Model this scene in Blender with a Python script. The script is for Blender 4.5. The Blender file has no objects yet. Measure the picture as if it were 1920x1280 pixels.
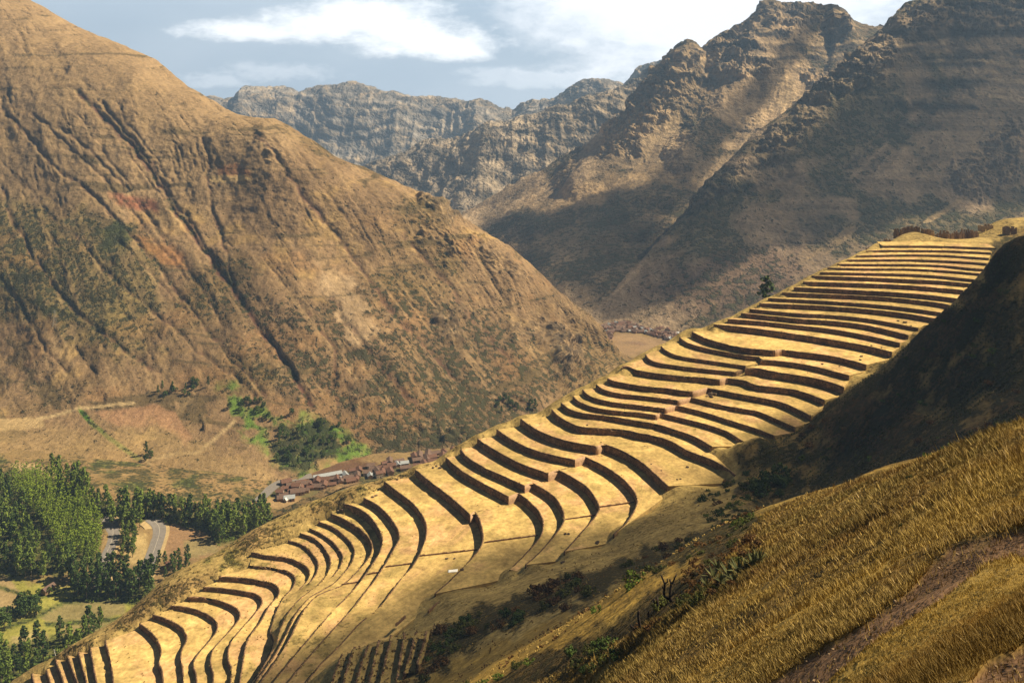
import bpy, math, random
import numpy as np
R = math.radians
random.seed(7)
rng = np.random.default_rng(11)

# ------------------------------------------------------------------ camera
F, CY, CX, CAMZ = 1700.0, 120.0, 960.0, 400.0      # focal length and horizon row of the photograph (1920 px wide)
sc = bpy.context.scene
cam_d = bpy.data.cameras.new('camera')
cam = bpy.data.objects.new('camera', cam_d)
sc.collection.objects.link(cam)
cam.location = (0, 0, CAMZ)
cam.rotation_euler = (R(90), 0, 0)
cam_d.sensor_width = 36
cam_d.lens = 36 * F / 1920
cam_d.shift_y = -(640 - CY) / 1920
cam_d.clip_start = 0.5
cam_d.clip_end = 40000
sc.camera = cam

# ------------------------------------------------------------------ light
SUN_EL, SUN_AZ = 46.0, 9.0                          # azimuth from +X towards +Y
sund = bpy.data.lights.new('sun', 'SUN')
sund.energy = 5.0
sund.angle = R(0.5)
sund.color = (1.0, 0.835, 0.56)
sun = bpy.data.objects.new('sun', sund)
sc.collection.objects.link(sun)
SD = np.array([math.cos(R(SUN_EL)) * math.cos(R(SUN_AZ)), math.cos(R(SUN_EL)) * math.sin(R(SUN_AZ)), math.sin(R(SUN_EL))])
from mathutils import Vector
sun.rotation_euler = Vector(SD).to_track_quat('Z', 'Y').to_euler()
sun.location = (300, 0, 900)

world = bpy.data.worlds.new('World')
sc.world = world
world.use_nodes = True
wt = world.node_tree
wt.nodes.clear()
def N(t, typ, **k):
    n = t.nodes.new(typ)
    for a, b in k.items():
        if a == 'inp':
            for i, v in b.items():
                n.inputs[i].default_value = v
        else:
            setattr(n, a, b)
    return n
def L(t, a, b): t.links.new(a, b)
def math_node(t, op, a, b=None, c=None, clamp=False):
    n = t.nodes.new('ShaderNodeMath'); n.operation = op; n.use_clamp = clamp
    for i, v in enumerate((a, b, c)):
        if v is None: continue
        if isinstance(v, (int, float)): n.inputs[i].default_value = v
        else: t.links.new(v, n.inputs[i])
    return n.outputs[0]
def mixcol(t, fac, a, b, blend='MIX'):
    n = t.nodes.new('ShaderNodeMix'); n.data_type = 'RGBA'; n.blend_type = blend
    if isinstance(fac, (int, float)): n.inputs[0].default_value = fac
    else: t.links.new(fac, n.inputs[0])
    for i, v in ((6, a), (7, b)):
        if isinstance(v, tuple): n.inputs[i].default_value = v if len(v) == 4 else (*v, 1)
        else: t.links.new(v, n.inputs[i])
    return n.outputs[2]
def ramp(t, fac, stops, interp='LINEAR'):
    n = t.nodes.new('ShaderNodeValToRGB'); n.color_ramp.interpolation = interp
    e = n.color_ramp.elements
    while len(e) > 1: e.remove(e[-1])
    e[0].position, e[0].color = stops[0][0], (*stops[0][1], 1)
    for p, c in stops[1:]:
        x = e.new(p); x.color = (*c, 1)
    t.links.new(fac, n.inputs[0])
    return n.outputs[0]
def noise(t, vec, scale, detail=4, rough=0.55, dist=0.0, out=0):
    n = t.nodes.new('ShaderNodeTexNoise')
    n.inputs['Scale'].default_value = scale; n.inputs['Detail'].default_value = detail
    n.inputs['Roughness'].default_value = rough; n.inputs['Distortion'].default_value = dist
    if vec is not None: t.links.new(vec, n.inputs['Vector'])
    return n.outputs[out]

# sky: physical sky, with a layer of high clouds mixed in by direction
sky = N(wt, 'ShaderNodeTexSky', sky_type='NISHITA', sun_disc=False, sun_elevation=R(SUN_EL), sun_rotation=R(90 - SUN_AZ),
        altitude=3300, air_density=1.0, dust_density=3.0, ozone_density=1.0)
tc = N(wt, 'ShaderNodeTexCoord')
sep = N(wt, 'ShaderNodeSeparateXYZ'); L(wt, tc.outputs['Generated'], sep.inputs[0])
dx, dy, dz = sep.outputs
ysafe = math_node(wt, 'MAXIMUM', dy, 0.02)
u_ = math_node(wt, 'DIVIDE', dx, ysafe)             # tangent of bearing and of height: cloud layer laid out on the northern sky
v_ = math_node(wt, 'DIVIDE', dz, ysafe)
cmb = N(wt, 'ShaderNodeCombineXYZ'); L(wt, u_, cmb.inputs[0]); L(wt, math_node(wt, 'MULTIPLY', v_, 2.2), cmb.inputs[1])
wn = noise(wt, cmb.outputs[0], 16.0, 9, 0.66)
wn2 = noise(wt, cmb.outputs[0], 3.2, 4, 0.5)
wn3 = noise(wt, cmb.outputs[0], 45.0, 8, 0.7, 0.6)
wn4 = noise(wt, cmb.outputs[0], 7.0, 5, 0.6)
def blob(cu, cv, ru, rv, amt=0.9):
    a = math_node(wt, 'DIVIDE', math_node(wt, 'SUBTRACT', u_, cu), ru)
    b = math_node(wt, 'DIVIDE', math_node(wt, 'SUBTRACT', v_, cv), rv)
    r2 = math_node(wt, 'ADD', math_node(wt, 'MULTIPLY', a, a), math_node(wt, 'MULTIPLY', b, b))
    return math_node(wt, 'ADD', math_node(wt, 'SUBTRACT', 1.0, r2), math_node(wt, 'MULTIPLY', math_node(wt, 'SUBTRACT', math_node(wt, 'ADD', math_node(wt, 'ADD', math_node(wt, 'MULTIPLY', wn, .45), math_node(wt, 'MULTIPLY', wn3, .2)), math_node(wt, 'MULTIPLY', wn4, .35)), 0.5), amt * 9.0))
def mx(a, b): return math_node(wt, 'MAXIMUM', a, b)
UV = lambda px, py: ((px - CX) / F, (CY - py) / F)
bl = None
for px, py, rx, ry in ((620, 46, 190, 34), (760, 62, 160, 40), (850, 84, 110, 30), (690, 22, 150, 30), (480, 56, 170, 20)):
    u0, v0 = UV(px, py)
    b_ = blob(u0, v0, rx / F, ry / F, 0.75)
    bl = b_ if bl is None else mx(bl, b_)
bl2 = None
for px, py, rx, ry in ((520, 136, 130, 20), (400, 150, 70, 16), (1060, 150, 190, 16), (900, 135, 60, 12), (350, 55, 60, 14)):
    u0, v0 = UV(px, py)
    b_ = blob(u0, v0, rx / F, ry / F, 1.1)
    bl2 = b_ if bl2 is None else mx(bl2, b_)
def sstep(x, lo, hi):
    n = wt.nodes.new('ShaderNodeMapRange'); n.interpolation_type = 'SMOOTHSTEP'
    wt.links.new(x, n.inputs[0]); n.inputs[1].default_value = lo; n.inputs[2].default_value = hi
    return n.outputs[0]
c1 = sstep(bl, -0.45, 1.2)
c2 = math_node(wt, 'MULTIPLY', sstep(bl2, -0.3, 1.0), 0.45)
# bright white veil filling the sky towards the right (sun side)
u1, v1 = UV(1330, -40)
veil = sstep(blob(u1, v1, 420 / F, 215 / F, 0.35), -0.35, 0.75)
veil2 = math_node(wt, 'MULTIPLY', sstep(wn2, 0.35, 0.7), 0.35)
skyc = mixcol(wt, 1.0, sky.outputs[0], (.42, .37, .30, 1), 'MULTIPLY')
front = math_node(wt, 'MULTIPLY', sstep(dy, 0.3, 0.75), math_node(wt, 'SUBTRACT', 1.0, sstep(dz, 0.10, 0.30)))
col = mixcol(wt, math_node(wt, 'MULTIPLY', front, 0.85), skyc, (8.8, 10.6, 12.6, 1))
col = mixcol(wt, math_node(wt, 'MULTIPLY', front, veil2), col, (13, 14, 15, 1))
col = mixcol(wt, math_node(wt, 'MULTIPLY', front, c2), col, (17, 17.6, 18.4, 1))
col = mixcol(wt, math_node(wt, 'MULTIPLY', front, veil), col, (20, 20, 20.4, 1))
col = mixcol(wt, math_node(wt, 'MULTIPLY', front, c1), col, (22, 22, 22, 1))
bgn = N(wt, 'ShaderNodeBackground'); bgn.inputs['Strength'].default_value = 0.05
L(wt, col, bgn.inputs['Color'])
wo = N(wt, 'ShaderNodeOutputWorld'); L(wt, bgn.outputs[0], wo.inputs['Surface'])

sc.view_settings.view_transform = 'Standard'
sc.view_settings.look = 'None'
sc.view_settings.gamma = 1
sc.view_settings.exposure = 0.9
sc.cycles.max_bounces = 5
sc.cycles.diffuse_bounces = 2
sc.cycles.transparent_max_bounces = 6
sc.cycles.volume_bounces = 0

# ------------------------------------------------------------------ helpers
COL = sc.collection
def link(o, parent=None):
    COL.objects.link(o)
    if parent is not None: o.parent = parent
    return o
def tag(o, label=None, cat=None, group=None, kind=None):
    if label: o['label'] = label
    if cat: o['category'] = cat
    if group: o['group'] = group
    if kind: o['kind'] = kind
    return o
def struct(o): o['kind'] = 'structure'; return o
def stuff(o, label=None, cat=None): o['kind'] = 'stuff'; return tag(o, label, cat)

def mesh_np(name, V, Fq, mats, col=None, smooth=True, matidx=None):
    """V (n,3) array, Fq (m,3|4) index array"""
    V = np.asarray(V, dtype=np.float32); Fq = np.asarray(Fq, dtype=np.int32)
    me = bpy.data.meshes.new(name)
    m, k = Fq.shape
    me.vertices.add(len(V)); me.vertices.foreach_set('co', V.ravel())
    me.loops.add(m * k); me.loops.foreach_set('vertex_index', Fq.ravel())
    me.polygons.add(m)
    me.polygons.foreach_set('loop_start', np.arange(0, m * k, k, dtype=np.int32))
    me.polygons.foreach_set('loop_total', np.full(m, k, dtype=np.int32))
    me.polygons.foreach_set('use_smooth', np.full(m, smooth, dtype=bool))
    for mt in (mats if isinstance(mats, (list, tuple)) else [mats]): me.materials.append(mt)
    if matidx is not None: me.polygons.foreach_set('material_index', np.asarray(matidx, dtype=np.int32))
    if col is not None:
        ca = me.color_attributes.new('Col', 'FLOAT_COLOR', 'POINT')
        c = np.ones((len(V), 4), dtype=np.float32); c[:, :col.shape[1]] = col
        ca.data.foreach_set('color', c.ravel())
    me.update(calc_edges=True)
    return me
def obj_np(name, V, Fq, mats, parent=None, **k):
    return link(bpy.data.objects.new(name, mesh_np(name, V, Fq, mats, **k)), parent)
def grid_faces(nu, nv):
    i = np.arange(nu - 1)[:, None] * nv + np.arange(nv - 1)[None, :]
    i = i.ravel()
    return np.stack([i, i + nv, i + nv + 1, i + 1], 1)
class MB:
    """collects boxes, bars, quads; builds one mesh object"""
    def __init__(s): s.v = []; s.f = []; s.m = []
    def add(s, V, Fs, mi=0):
        b = len(s.v); s.v += [tuple(p) for p in V]; s.f += [tuple(b + i for i in f) for f in Fs]; s.m += [mi] * len(Fs)
    def box(s, c, d, rz=0.0, mi=0, taper=1.0):
        x, y, z = d[0] / 2, d[1] / 2, d[2] / 2
        ca, sa = math.cos(rz), math.sin(rz); V = []
        for dz_ in (-z, z):
            k = taper if dz_ > 0 else 1
            for px, py in ((-x, -y), (x, -y), (x, y), (-x, y)):
                V.append((c[0] + (px * ca - py * sa) * k, c[1] + (px * sa + py * ca) * k, c[2] + dz_))
        s.add(V, [(0, 3, 2, 1), (4, 5, 6, 7), (0, 1, 5, 4), (1, 2, 6, 5), (2, 3, 7, 6), (3, 0, 4, 7)], mi)
    def tube(s, pts, rad, n=6, mi=0):
        pts = [Vector(p) for p in pts]; V = []; Fs = []
        for i, p in enumerate(pts):
            d = (pts[min(i + 1, len(pts) - 1)] - pts[max(i - 1, 0)]).normalized()
            a = d.cross(Vector((0.3, 0.9, 0.2))).normalized(); b = d.cross(a)
            for k in range(n):
                t = 2 * math.pi * k / n
                V.append(p + (a * math.cos(t) + b * math.sin(t)) * rad[i])
        for i in range(len(pts) - 1):
            for k in range(n):
                Fs.append((i * n + k, i * n + (k + 1) % n, (i + 1) * n + (k + 1) % n, (i + 1) * n + k))
        Fs.append(tuple(range(n))[::-1]); Fs.append(tuple((len(pts) - 1) * n + k for k in range(n)))
        s.add(V, Fs, mi)
    def mesh(s, name, mats, smooth=False):
        me = bpy.data.meshes.new(name); me.from_pydata([tuple(v) for v in s.v], [], s.f)
        for m in (mats if isinstance(mats, (list, tuple)) else [mats]): me.materials.append(m)
        for p, mi in zip(me.polygons, s.m): p.material_index = mi; p.use_smooth = smooth
        me.update(); return me
    def build(s, name, mats, parent=None, smooth=False):
        return link(bpy.data.objects.new(name, s.mesh(name, mats, smooth)), parent)

def P(px, py, D):
    return np.array([(px - CX) / F * D, D, CAMZ - (py - CY) / F * D])
def Pd(px, py, dl):                                  # dl = metres below the camera
    D = dl * F / (py - CY)
    return P(px, py, D)
def proj(V):
    V = np.asarray(V); return CX + V[..., 0] / V[..., 1] * F, CY + (CAMZ - V[..., 2]) / V[..., 1] * F

def _hash(ix, iy, iz, seed):
    h = (ix.astype(np.int64) * 374761393 + iy.astype(np.int64) * 668265263 + iz.astype(np.int64) * 2147483647 + seed * 1274126177) & 0xffffffff
    h = ((h ^ (h >> 13)) * 1274126177) & 0xffffffff
    h = ((h ^ (h >> 16)) * 2246822519) & 0xffffffff
    return ((h ^ (h >> 15)) & 0xffffff) / float(0xffffff) * 2 - 1
def vnoise(x, y, z=None, seed=0):
    if z is None: z = np.zeros_like(x)
    x0, y0, z0 = np.floor(x), np.floor(y), np.floor(z)
    fx, fy, fz = x - x0, y - y0, z - z0
    fx = fx * fx * fx * (fx * (fx * 6 - 15) + 10); fy = fy * fy * fy * (fy * (fy * 6 - 15) + 10); fz = fz * fz * (3 - 2 * fz)
    x0 = x0.astype(int); y0 = y0.astype(int); z0 = z0.astype(int)
    def h(a, b, c): return _hash(x0 + a, y0 + b, z0 + c, seed)
    def lx(b, c): return h(0, b, c) * (1 - fx) + h(1, b, c) * fx
    def ly(c): return lx(0, c) * (1 - fy) + lx(1, c) * fy
    return ly(0) * (1 - fz) + ly(1) * fz
def fbm(x, y, z=None, oct=5, gain=0.5, lac=2.03, seed=0, ridged=False):
    s = 0; a = 1; n = 0
    for o in range(oct):
        v = vnoise(x, y, z, seed + o * 17)
        if ridged: v = 1 - 2 * np.abs(v)
        s = s + a * v; n += a; a *= gain
        x = x * lac + 3.1; y = y * lac + 7.7
        if z is not None: z = z * lac + 1.3
    return s / n
def smooth01(x, lo, hi):
    t = np.clip((x - lo) / (hi - lo), 0, 1); return t * t * (3 - 2 * t)
def inpoly(px, py, poly):
    r = np.zeros(px.shape, bool); n = len(poly)
    for i in range(n):
        x1, y1 = poly[i]; x2, y2 = poly[(i + 1) % n]
        if y1 == y2: continue
        c = ((y1 > py) != (y2 > py)) & (px < (x2 - x1) * (py - y1) / (y2 - y1) + x1)
        r ^= c
    return r
def polydist(px, py, line):
    d = np.full(px.shape, 1e9)
    for (x1, y1), (x2, y2) in zip(line[:-1], line[1:]):
        vx, vy = x2 - x1, y2 - y1; l2 = vx * vx + vy * vy + 1e-9
        t = np.clip(((px - x1) * vx + (py - y1) * vy) / l2, 0, 1)
        d = np.minimum(d, np.hypot(px - x1 - t * vx, py - y1 - t * vy))
    return d
def softpoly(px, py, poly, w=8.0, jit=10.0, seed=3):
    """mask of a patch with a ragged soft border"""
    jx = fbm(px / 22, py / 22, seed=seed, oct=4) * jit; jy = fbm(px / 22, py / 22, seed=seed + 50, oct=4) * jit
    a, b = px + jx, py + jy
    d = polydist(a, b, list(poly) + [poly[0]]); i = inpoly(a, b, poly)
    sd = np.where(i, d, -d)
    return smooth01(sd, -w / 2, w / 2)

# ------------------------------------------------------------------ materials
def new_mat(name):
    m = bpy.data.materials.new(name); m.use_nodes = True
    t = m.node_tree; t.nodes.clear()
    out = N(t, 'ShaderNodeOutputMaterial'); b = N(t, 'ShaderNodeBsdfPrincipled')
    b.inputs['Roughness'].default_value = 0.95
    b.inputs['Specular IOR Level'].default_value = 0.1
    L(t, b.outputs[0], out.inputs[0])
    return m, t, b
def flat_mat(name, c, rough=0.8, var=0.25, scale=0.6, spec=0.2):
    m, t, b = new_mat(name)
    g = N(t, 'ShaderNodeNewGeometry')
    n = noise(t, g.outputs['Position'], scale, 4, 0.6)
    f = ramp(t, n, [(0.3, (1 - var,) * 3), (0.7, (1 + var,) * 3)])
    L(t, mixcol(t, 1.0, (*c, 1), f, 'MULTIPLY'), b.inputs['Base Color'])
    b.inputs['Roughness'].default_value = rough; b.inputs['Specular IOR Level'].default_value = spec
    return m
def terrain_mat(name, fine=0.35, mid=0.05, contrast=0.45, shrub=(0.035, 0.04, 0.018), pale=(0.5, 0.4, 0.24), bump=1.0, bdist=1.0, shr_scale=0.3, stretch=None, pale_amt=0.25, strata=0.0):
    """albedo from the 'Col' attribute (soil colour; alpha = how much scrub grows there), broken up by world-space noise"""
    m, t, b = new_mat(name)
    g = N(t, 'ShaderNodeNewGeometry'); pos = g.outputs['Position']
    if stretch:
        mp = N(t, 'ShaderNodeMapping'); mp.inputs['Rotation'].default_value = (0, 0, R(stretch[0])); mp.inputs['Scale'].default_value = stretch[1]
        L(t, pos, mp.inputs[0]); spos = mp.outputs[0]
    else: spos = pos
    at = N(t, 'ShaderNodeAttribute', attribute_name='Col')
    n1 = noise(t, pos, fine, 5, 0.65); n2 = noise(t, spos, mid, 6, 0.6, 0.4); n3 = noise(t, pos, shr_scale, 3, 0.7)
    f1 = ramp(t, n1, [(0.32, (1 - contrast,) * 3), (0.68, (1 + contrast,) * 3)])
    f2 = ramp(t, n2, [(0.32, (1 - contrast * 0.9,) * 3), (0.5, (1.0, 1.0, 1.0)), (0.7, (1 + contrast * 0.9,) * 3)])
    c = mixcol(t, 1.0, at.outputs['Color'], f1, 'MULTIPLY')
    c = mixcol(t, 1.0, c, f2, 'MULTIPLY')
    pa = ramp(t, noise(t, spos, mid * 4.3, 5, 0.7), [(0.56, (0, 0, 0)), (0.72, (1, 1, 1))])
    c = mixcol(t, math_node(t, 'MULTIPLY', pa, pale_amt), c, pale)
    if strata:
        sp = N(t, 'ShaderNodeSeparateXYZ'); L(t, pos, sp.inputs[0])
        cz = N(t, 'ShaderNodeCombineXYZ'); L(t, math_node(t, 'MULTIPLY', sp.outputs[2], 1.0), cz.inputs[2]); L(t, math_node(t, 'MULTIPLY', sp.outputs[0], 0.04), cz.inputs[0]); L(t, math_node(t, 'MULTIPLY', sp.outputs[1], 0.04), cz.inputs[1])
        ns = noise(t, cz.outputs[0], strata, 4, 0.7)
        c = mixcol(t, 1.0, c, ramp(t, ns, [(0.35, (0.7,) * 3), (0.65, (1.3,) * 3)]), 'MULTIPLY')
    # scrub dots
    s = math_node(t, 'SUBTRACT', at.outputs['Alpha'], 0.0)
    lo = math_node(t, 'SUBTRACT', 0.78, math_node(t, 'MULTIPLY', s, 0.45))
    d = math_node(t, 'MULTIPLY', math_node(t, 'SUBTRACT', n3, lo), 9.0, clamp=True)
    c = mixcol(t, math_node(t, 'MULTIPLY', d, 0.85), c, shrub)
    L(t, c, b.inputs['Base Color'])
    bp = N(t, 'ShaderNodeBump'); bp.inputs['Strength'].default_value = bump; bp.inputs['Distance'].default_value = bdist
    hs = math_node(t, 'ADD', n1, math_node(t, 'MULTIPLY', n2, 2.0)); hs = math_node(t, 'ADD', hs, math_node(t, 'MULTIPLY', d, 0.8))
    L(t, hs, bp.inputs['Height']); L(t, bp.outputs[0], b.inputs['Normal'])
    return m
# ------------------------------------------------------------------ far terrain, lofted between ridge and foot lines
LOFTS = {}
def at_px(line, U):
    a = np.array([(x, y, d) for x, y, d in line], float)
    return np.interp(U, a[:, 0], a[:, 1]), np.interp(U, a[:, 0], a[:, 2])
def loft(name, lines, u0, u1, nu, nv, back=(300, 150), pw=1.0, jag=0.0):
    """lines: foot -> crest, each [(px,py,D)...]; a slope falling away behind the crest is added"""
    U = np.linspace(u0, u1, nu)
    rows = []
    for li, ln in enumerate(lines):
        y, d = at_px(ln, U)
        rows.append(np.stack([(U - CX) / F * d, d, CAMZ - (y - CY) / F * d], 1))
    c = rows[-1]
    crest_i = len(rows) - 1
    rows.append(c + np.array([0, back[0], -back[1]])); rows.append(c + np.array([0, back[0] * 3, -back[1] * 3.2]))
    Rw = np.stack(rows, 0)                           # (k,nu,3)
    k = len(rows)
    # row parameter by mean distance
    seg = np.linalg.norm(np.diff(Rw, axis=0), axis=2).mean(1); seg[crest_i:] *= 0.25
    tk = np.concatenate([[0], np.cumsum(seg)]); tk /= tk[-1]
    T = np.unique(np.concatenate([np.linspace(0, 1, nv - 1), [tk[crest_i]]]))
    while len(T) < nv: T = np.append(T, 1.0 + 0.01)
    out = np.zeros((nu, nv, 3))
    # pchip-like (monotone cubic hermite) in t for each coordinate
    D = np.diff(Rw, axis=0) / np.diff(tk)[:, None, None]
    M = np.zeros_like(Rw)
    M[1:-1] = np.where(D[:-1] * D[1:] > 0, 2 * D[:-1] * D[1:] / (D[:-1] + D[1:] + 1e-12), 0)
    M[0] = D[0]; M[-1] = D[-1]
    for j, t in enumerate(np.clip(T, 0, 1)):
        i = min(max(np.searchsorted(tk, t, 'right') - 1, 0), k - 2)
        h = tk[i + 1] - tk[i]; s = (t - tk[i]) / h
        out[:, j] = ((2 * s**3 - 3 * s**2 + 1) * Rw[i] + (s**3 - 2 * s**2 + s) * h * M[i]
                     + (-2 * s**3 + 3 * s**2) * Rw[i + 1] + (s**3 - s**2) * h * M[i + 1])
    if jag:                                          # ragged skyline
        j1 = vnoise(U / 17, U * 0 + .5, seed=len(name)); j2 = np.round(fbm(U / 30, U * 0 + 3.5, seed=len(name) + 5, oct=3) * 3.5) / 3.5
        jy_ = jag * (.9 * j1 * np.abs(j1) + 1.5 * j2 + .7 * vnoise(U / 5, U * 0, seed=3) + .35 * vnoise(U / 2.2, U * 0, seed=4))
        wgt = np.exp(-np.abs(np.clip(T, 0, 1) - tk[crest_i]) / .012)
        out[..., 2] -= jy_[:, None] * wgt[None, :] * out[..., 1] / F
    return out, tk[crest_i]
def normals(G):
    a = np.gradient(G, axis=0); b = np.gradient(G, axis=1)
    n = np.cross(a, b); n /= np.linalg.norm(n, axis=2, keepdims=True) + 1e-9
    n[n[..., 2] < 0] *= -1
    return n
def finish(name, G, col, mat, smooth=True):
    nu, nv = G.shape[:2]
    o = obj_np(name, G.reshape(-1, 3), grid_faces(nu, nv)[:, ::-1], mat, col=col.reshape(-1, 4), smooth=smooth)
    px, py = proj(G); LOFTS[name] = (px, py, G)
    return struct(o)
def on_loft(name, x, y):
    px, py, G = LOFTS[name]
    d = (px - x)**2 + (py - y)**2
    i = np.unravel_index(np.argmin(d), d.shape)
    return G[i].copy()
def lerp(a, b, t): return a + (b - a) * t[..., None]
def fieldcol(shape, c): return np.ones((*shape, 1)) * np.array(c)[None, None, :]

m_left = terrain_mat('dry_hillside', fine=0.16, mid=0.012, contrast=0.27, shr_scale=0.13, stretch=(-62, (1.0, 0.3, 0.5)), bump=0.8, bdist=2.5, pale=(0.44, 0.31, 0.17), pale_amt=0.45)
m_right = terrain_mat('rocky_mountain', fine=0.09, mid=0.009, contrast=0.38, shr_scale=0.09, stretch=(38, (1.0, 0.25, 0.5)), bump=1.0, bdist=5.0, pale=(0.36, 0.25, 0.14), pale_amt=0.55, strata=0.05)
m_far = terrain_mat('far_rock', fine=0.025, mid=0.005, contrast=0.35, shr_scale=0.03, bump=1.0, bdist=12.0, pale=(0.40, 0.30, 0.20), pale_amt=0.6, strata=0.035)

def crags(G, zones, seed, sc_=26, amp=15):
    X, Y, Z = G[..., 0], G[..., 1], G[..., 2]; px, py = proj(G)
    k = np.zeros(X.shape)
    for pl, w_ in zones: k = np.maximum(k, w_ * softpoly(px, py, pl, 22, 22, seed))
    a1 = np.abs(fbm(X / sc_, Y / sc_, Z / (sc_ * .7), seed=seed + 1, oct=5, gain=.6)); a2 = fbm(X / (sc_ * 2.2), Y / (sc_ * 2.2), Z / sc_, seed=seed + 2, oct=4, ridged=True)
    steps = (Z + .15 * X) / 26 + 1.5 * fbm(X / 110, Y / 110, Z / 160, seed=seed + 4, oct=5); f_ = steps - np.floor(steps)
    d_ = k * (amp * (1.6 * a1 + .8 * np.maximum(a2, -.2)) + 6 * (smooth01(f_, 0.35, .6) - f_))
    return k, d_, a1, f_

def bands(c, X, Y, Z, seed, period, m, tilt=.06, kd=.75):
    w_ = 1.3 * fbm(X / 320, Y / 320, seed=seed, oct=4) + .25 * fbm(X / 40, Y / 40, Z / 25, seed=seed + 1, oct=4)
    t_ = (Z + tilt * X) / period + w_; f = t_ - np.floor(t_)
    br = smooth01(fbm(X / 110, Y / 110, Z / 40, seed=seed + 2, oct=4), -.2, .15) * m
    c = lerp(c, fieldcol(X.shape, (0.062, 0.055, 0.05, 0.2)), kd * br * smooth01(f, .42, .5) * smooth01(f, .74, .68))
    return lerp(c, fieldcol(X.shape, (0.46, 0.345, 0.215, 0.05)), .7 * br * smooth01(f, .74, .8) * smooth01(f, 1.0, .94))
# ---- left mountain
def zfoot(px, py): return (px, py, 400 * F / (py - CY) + 3)
foot = [zfoot(x, y) for x, y in ((-500, 866), (0, 872), (150, 892), (300, 927), (480, 948), (560, 927), (640, 884), (700, 864), (830, 852), (900, 836), (1000, 792), (1100, 736), (1180, 688), (1260, 700))]
fbelow = [(x, y + 30, d - 40) for x, y, d in foot]
M1 = [(-500, 760, 1120), (0, 755, 1060), (200, 745, 1020), (400, 765, 985), (560, 790, 950), (640, 780, 965), (750, 790, 965), (900, 770, 1010), (1000, 730, 1070), (1100, 690, 1150), (1180, 675, 1215), (1260, 700, 1185)]
M2 = [(-500, 400, 1400), (0, 420, 1330), (200, 430, 1290), (400, 450, 1260), (560, 480, 1210), (700, 520, 1190), (840, 560, 1180), (960, 600, 1170), (1050, 640, 1190), (1130, 660, 1215), (1180, 671, 1225), (1260, 700, 1195)]
crest = [(-500, -330, 2200), (-100, -120, 2020), (50, 0, 1900), (100, 26, 1850), (130, 45, 1820), (200, 72, 1770), (245, 92, 1730), (290, 112, 1690), (315, 132, 1660), (350, 158, 1620), (410, 197, 1560), (440, 212, 1530), (480, 221, 1500), (512, 222, 1480), (545, 240, 1460), (620, 288, 1430), (700, 325, 1405), (780, 357, 1380), (830, 376, 1360), (850, 398, 1350), (900, 428, 1330), (960, 464, 1310), (1000, 497, 1290), (1050, 548, 1270), (1100, 590, 1250), (1125, 612, 1245), (1140, 640, 1240), (1170, 664, 1236), (1260, 700, 1200)]
G, tc_ = loft('left_mountain', [fbelow, foot, M1, M2, crest], -500, 1230, 640, 420, back=(260, 130))
px, py = proj(G); nrm = normals(G)
X, Y, Z = G[..., 0], G[..., 1], G[..., 2]
# gullies: traced ravines, carved into the slope
gul = [([(150, 175), (200, 225), (255, 285), (300, 345), (330, 395), (365, 445), (400, 495), (440, 545), (480, 600), (520, 660), (560, 720), (590, 770)], 9, 15),
       ([(190, 190), (235, 245), (285, 310), (330, 380), (372, 440), (410, 500), (430, 540)], 6, 9),
       ([(378, 262), (388, 300), (395, 350), (402, 400), (415, 440), (430, 500), (436, 540)], 5, 8),
       ([(0, 200), (60, 265), (110, 320), (165, 360), (215, 408), (260, 455), (300, 500), (345, 560), (390, 620), (430, 670), (470, 715), (500, 745)], 5, 9),
       ([(120, 240), (170, 285), (230, 345), (290, 420), (340, 485), (380, 540), (420, 610)], 4, 7),
       ([(480, 250), (515, 290), (560, 350), (600, 400), (640, 450), (690, 520), (740, 590), (800, 650), (860, 710)], 5, 12),
       ([(140, 440), (200, 510), (260, 560), (320, 610), (370, 660), (430, 700), (480, 745)], 4, 8),
       ([(0, 350), (30, 420), (60, 480), (110, 550), (170, 610), (230, 650), (300, 700)], 5, 11),
       ([(60, 215), (120, 265), (190, 330), (250, 400), (310, 470), (350, 520)], 3.5, 6),
       ([(560, 560), (590, 600), (630, 650), (625, 720), (640, 790)], 4, 10),
       ([(145, 215), (190, 280), (240, 345), (280, 400), (325, 460), (370, 520), (400, 560)], 3, 5), ([(215, 250), (262, 315), (300, 365), (345, 420), (390, 480)], 4, 6), ([(60, 400), (120, 470), (180, 540), (250, 600)], 2.5, 5), ([(310, 520), (370, 590), (420, 650), (470, 700)], 3.5, 6), ([(210, 440), (270, 500), (330, 560), (380, 610), (440, 680)], 3.5, 5), ([(330, 260), (350, 330), (370, 400)], 2, 4), ([(560, 300), (620, 370), (680, 450)], 2, 6), ([(0, 300), (50, 350), (100, 410), (150, 450)], 2, 5), ([(0, 520), (50, 590), (90, 660), (130, 700)], 3, 8), ([(250, 240), (290, 300), (320, 340)], 3, 5),
       ([(620, 560), (680, 640), (730, 700), (780, 760)], 4, 14), ([(760, 440), (830, 530), (900, 610), (960, 680)], 4, 15)]
cut = np.zeros_like(X); gm = np.zeros_like(X)
jx = fbm(px / 30, py / 30, seed=5) * 7 + fbm(px / 7, py / 7, seed=15) * 3.5; jy = fbm(px / 30, py / 30, seed=6) * 7 + fbm(px / 7, py / 7, seed=16) * 3.5
for ln, dep, w in gul:
    w = w * 0.75; dep = dep * 0.65
    d = polydist(px + jx, py + jy, ln)
    k = np.clip(1 - d / w, 0, 1)
    cut = np.maximum(cut, dep * k**1.3 * (0.75 + 0.5 * fbm(px / 40, py / 40, seed=9)))
    gm = np.maximum(gm, smooth01(k, 0.35, 0.8) * min(1, dep / 5))
below = smooth01(py, 0, 60)
cren = 1 - 0.6 * smooth01(np.abs(np.arange(G.shape[1]) / G.shape[1] - tc_)[None, :] + 0 * X, 0.03, 0.0)
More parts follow.
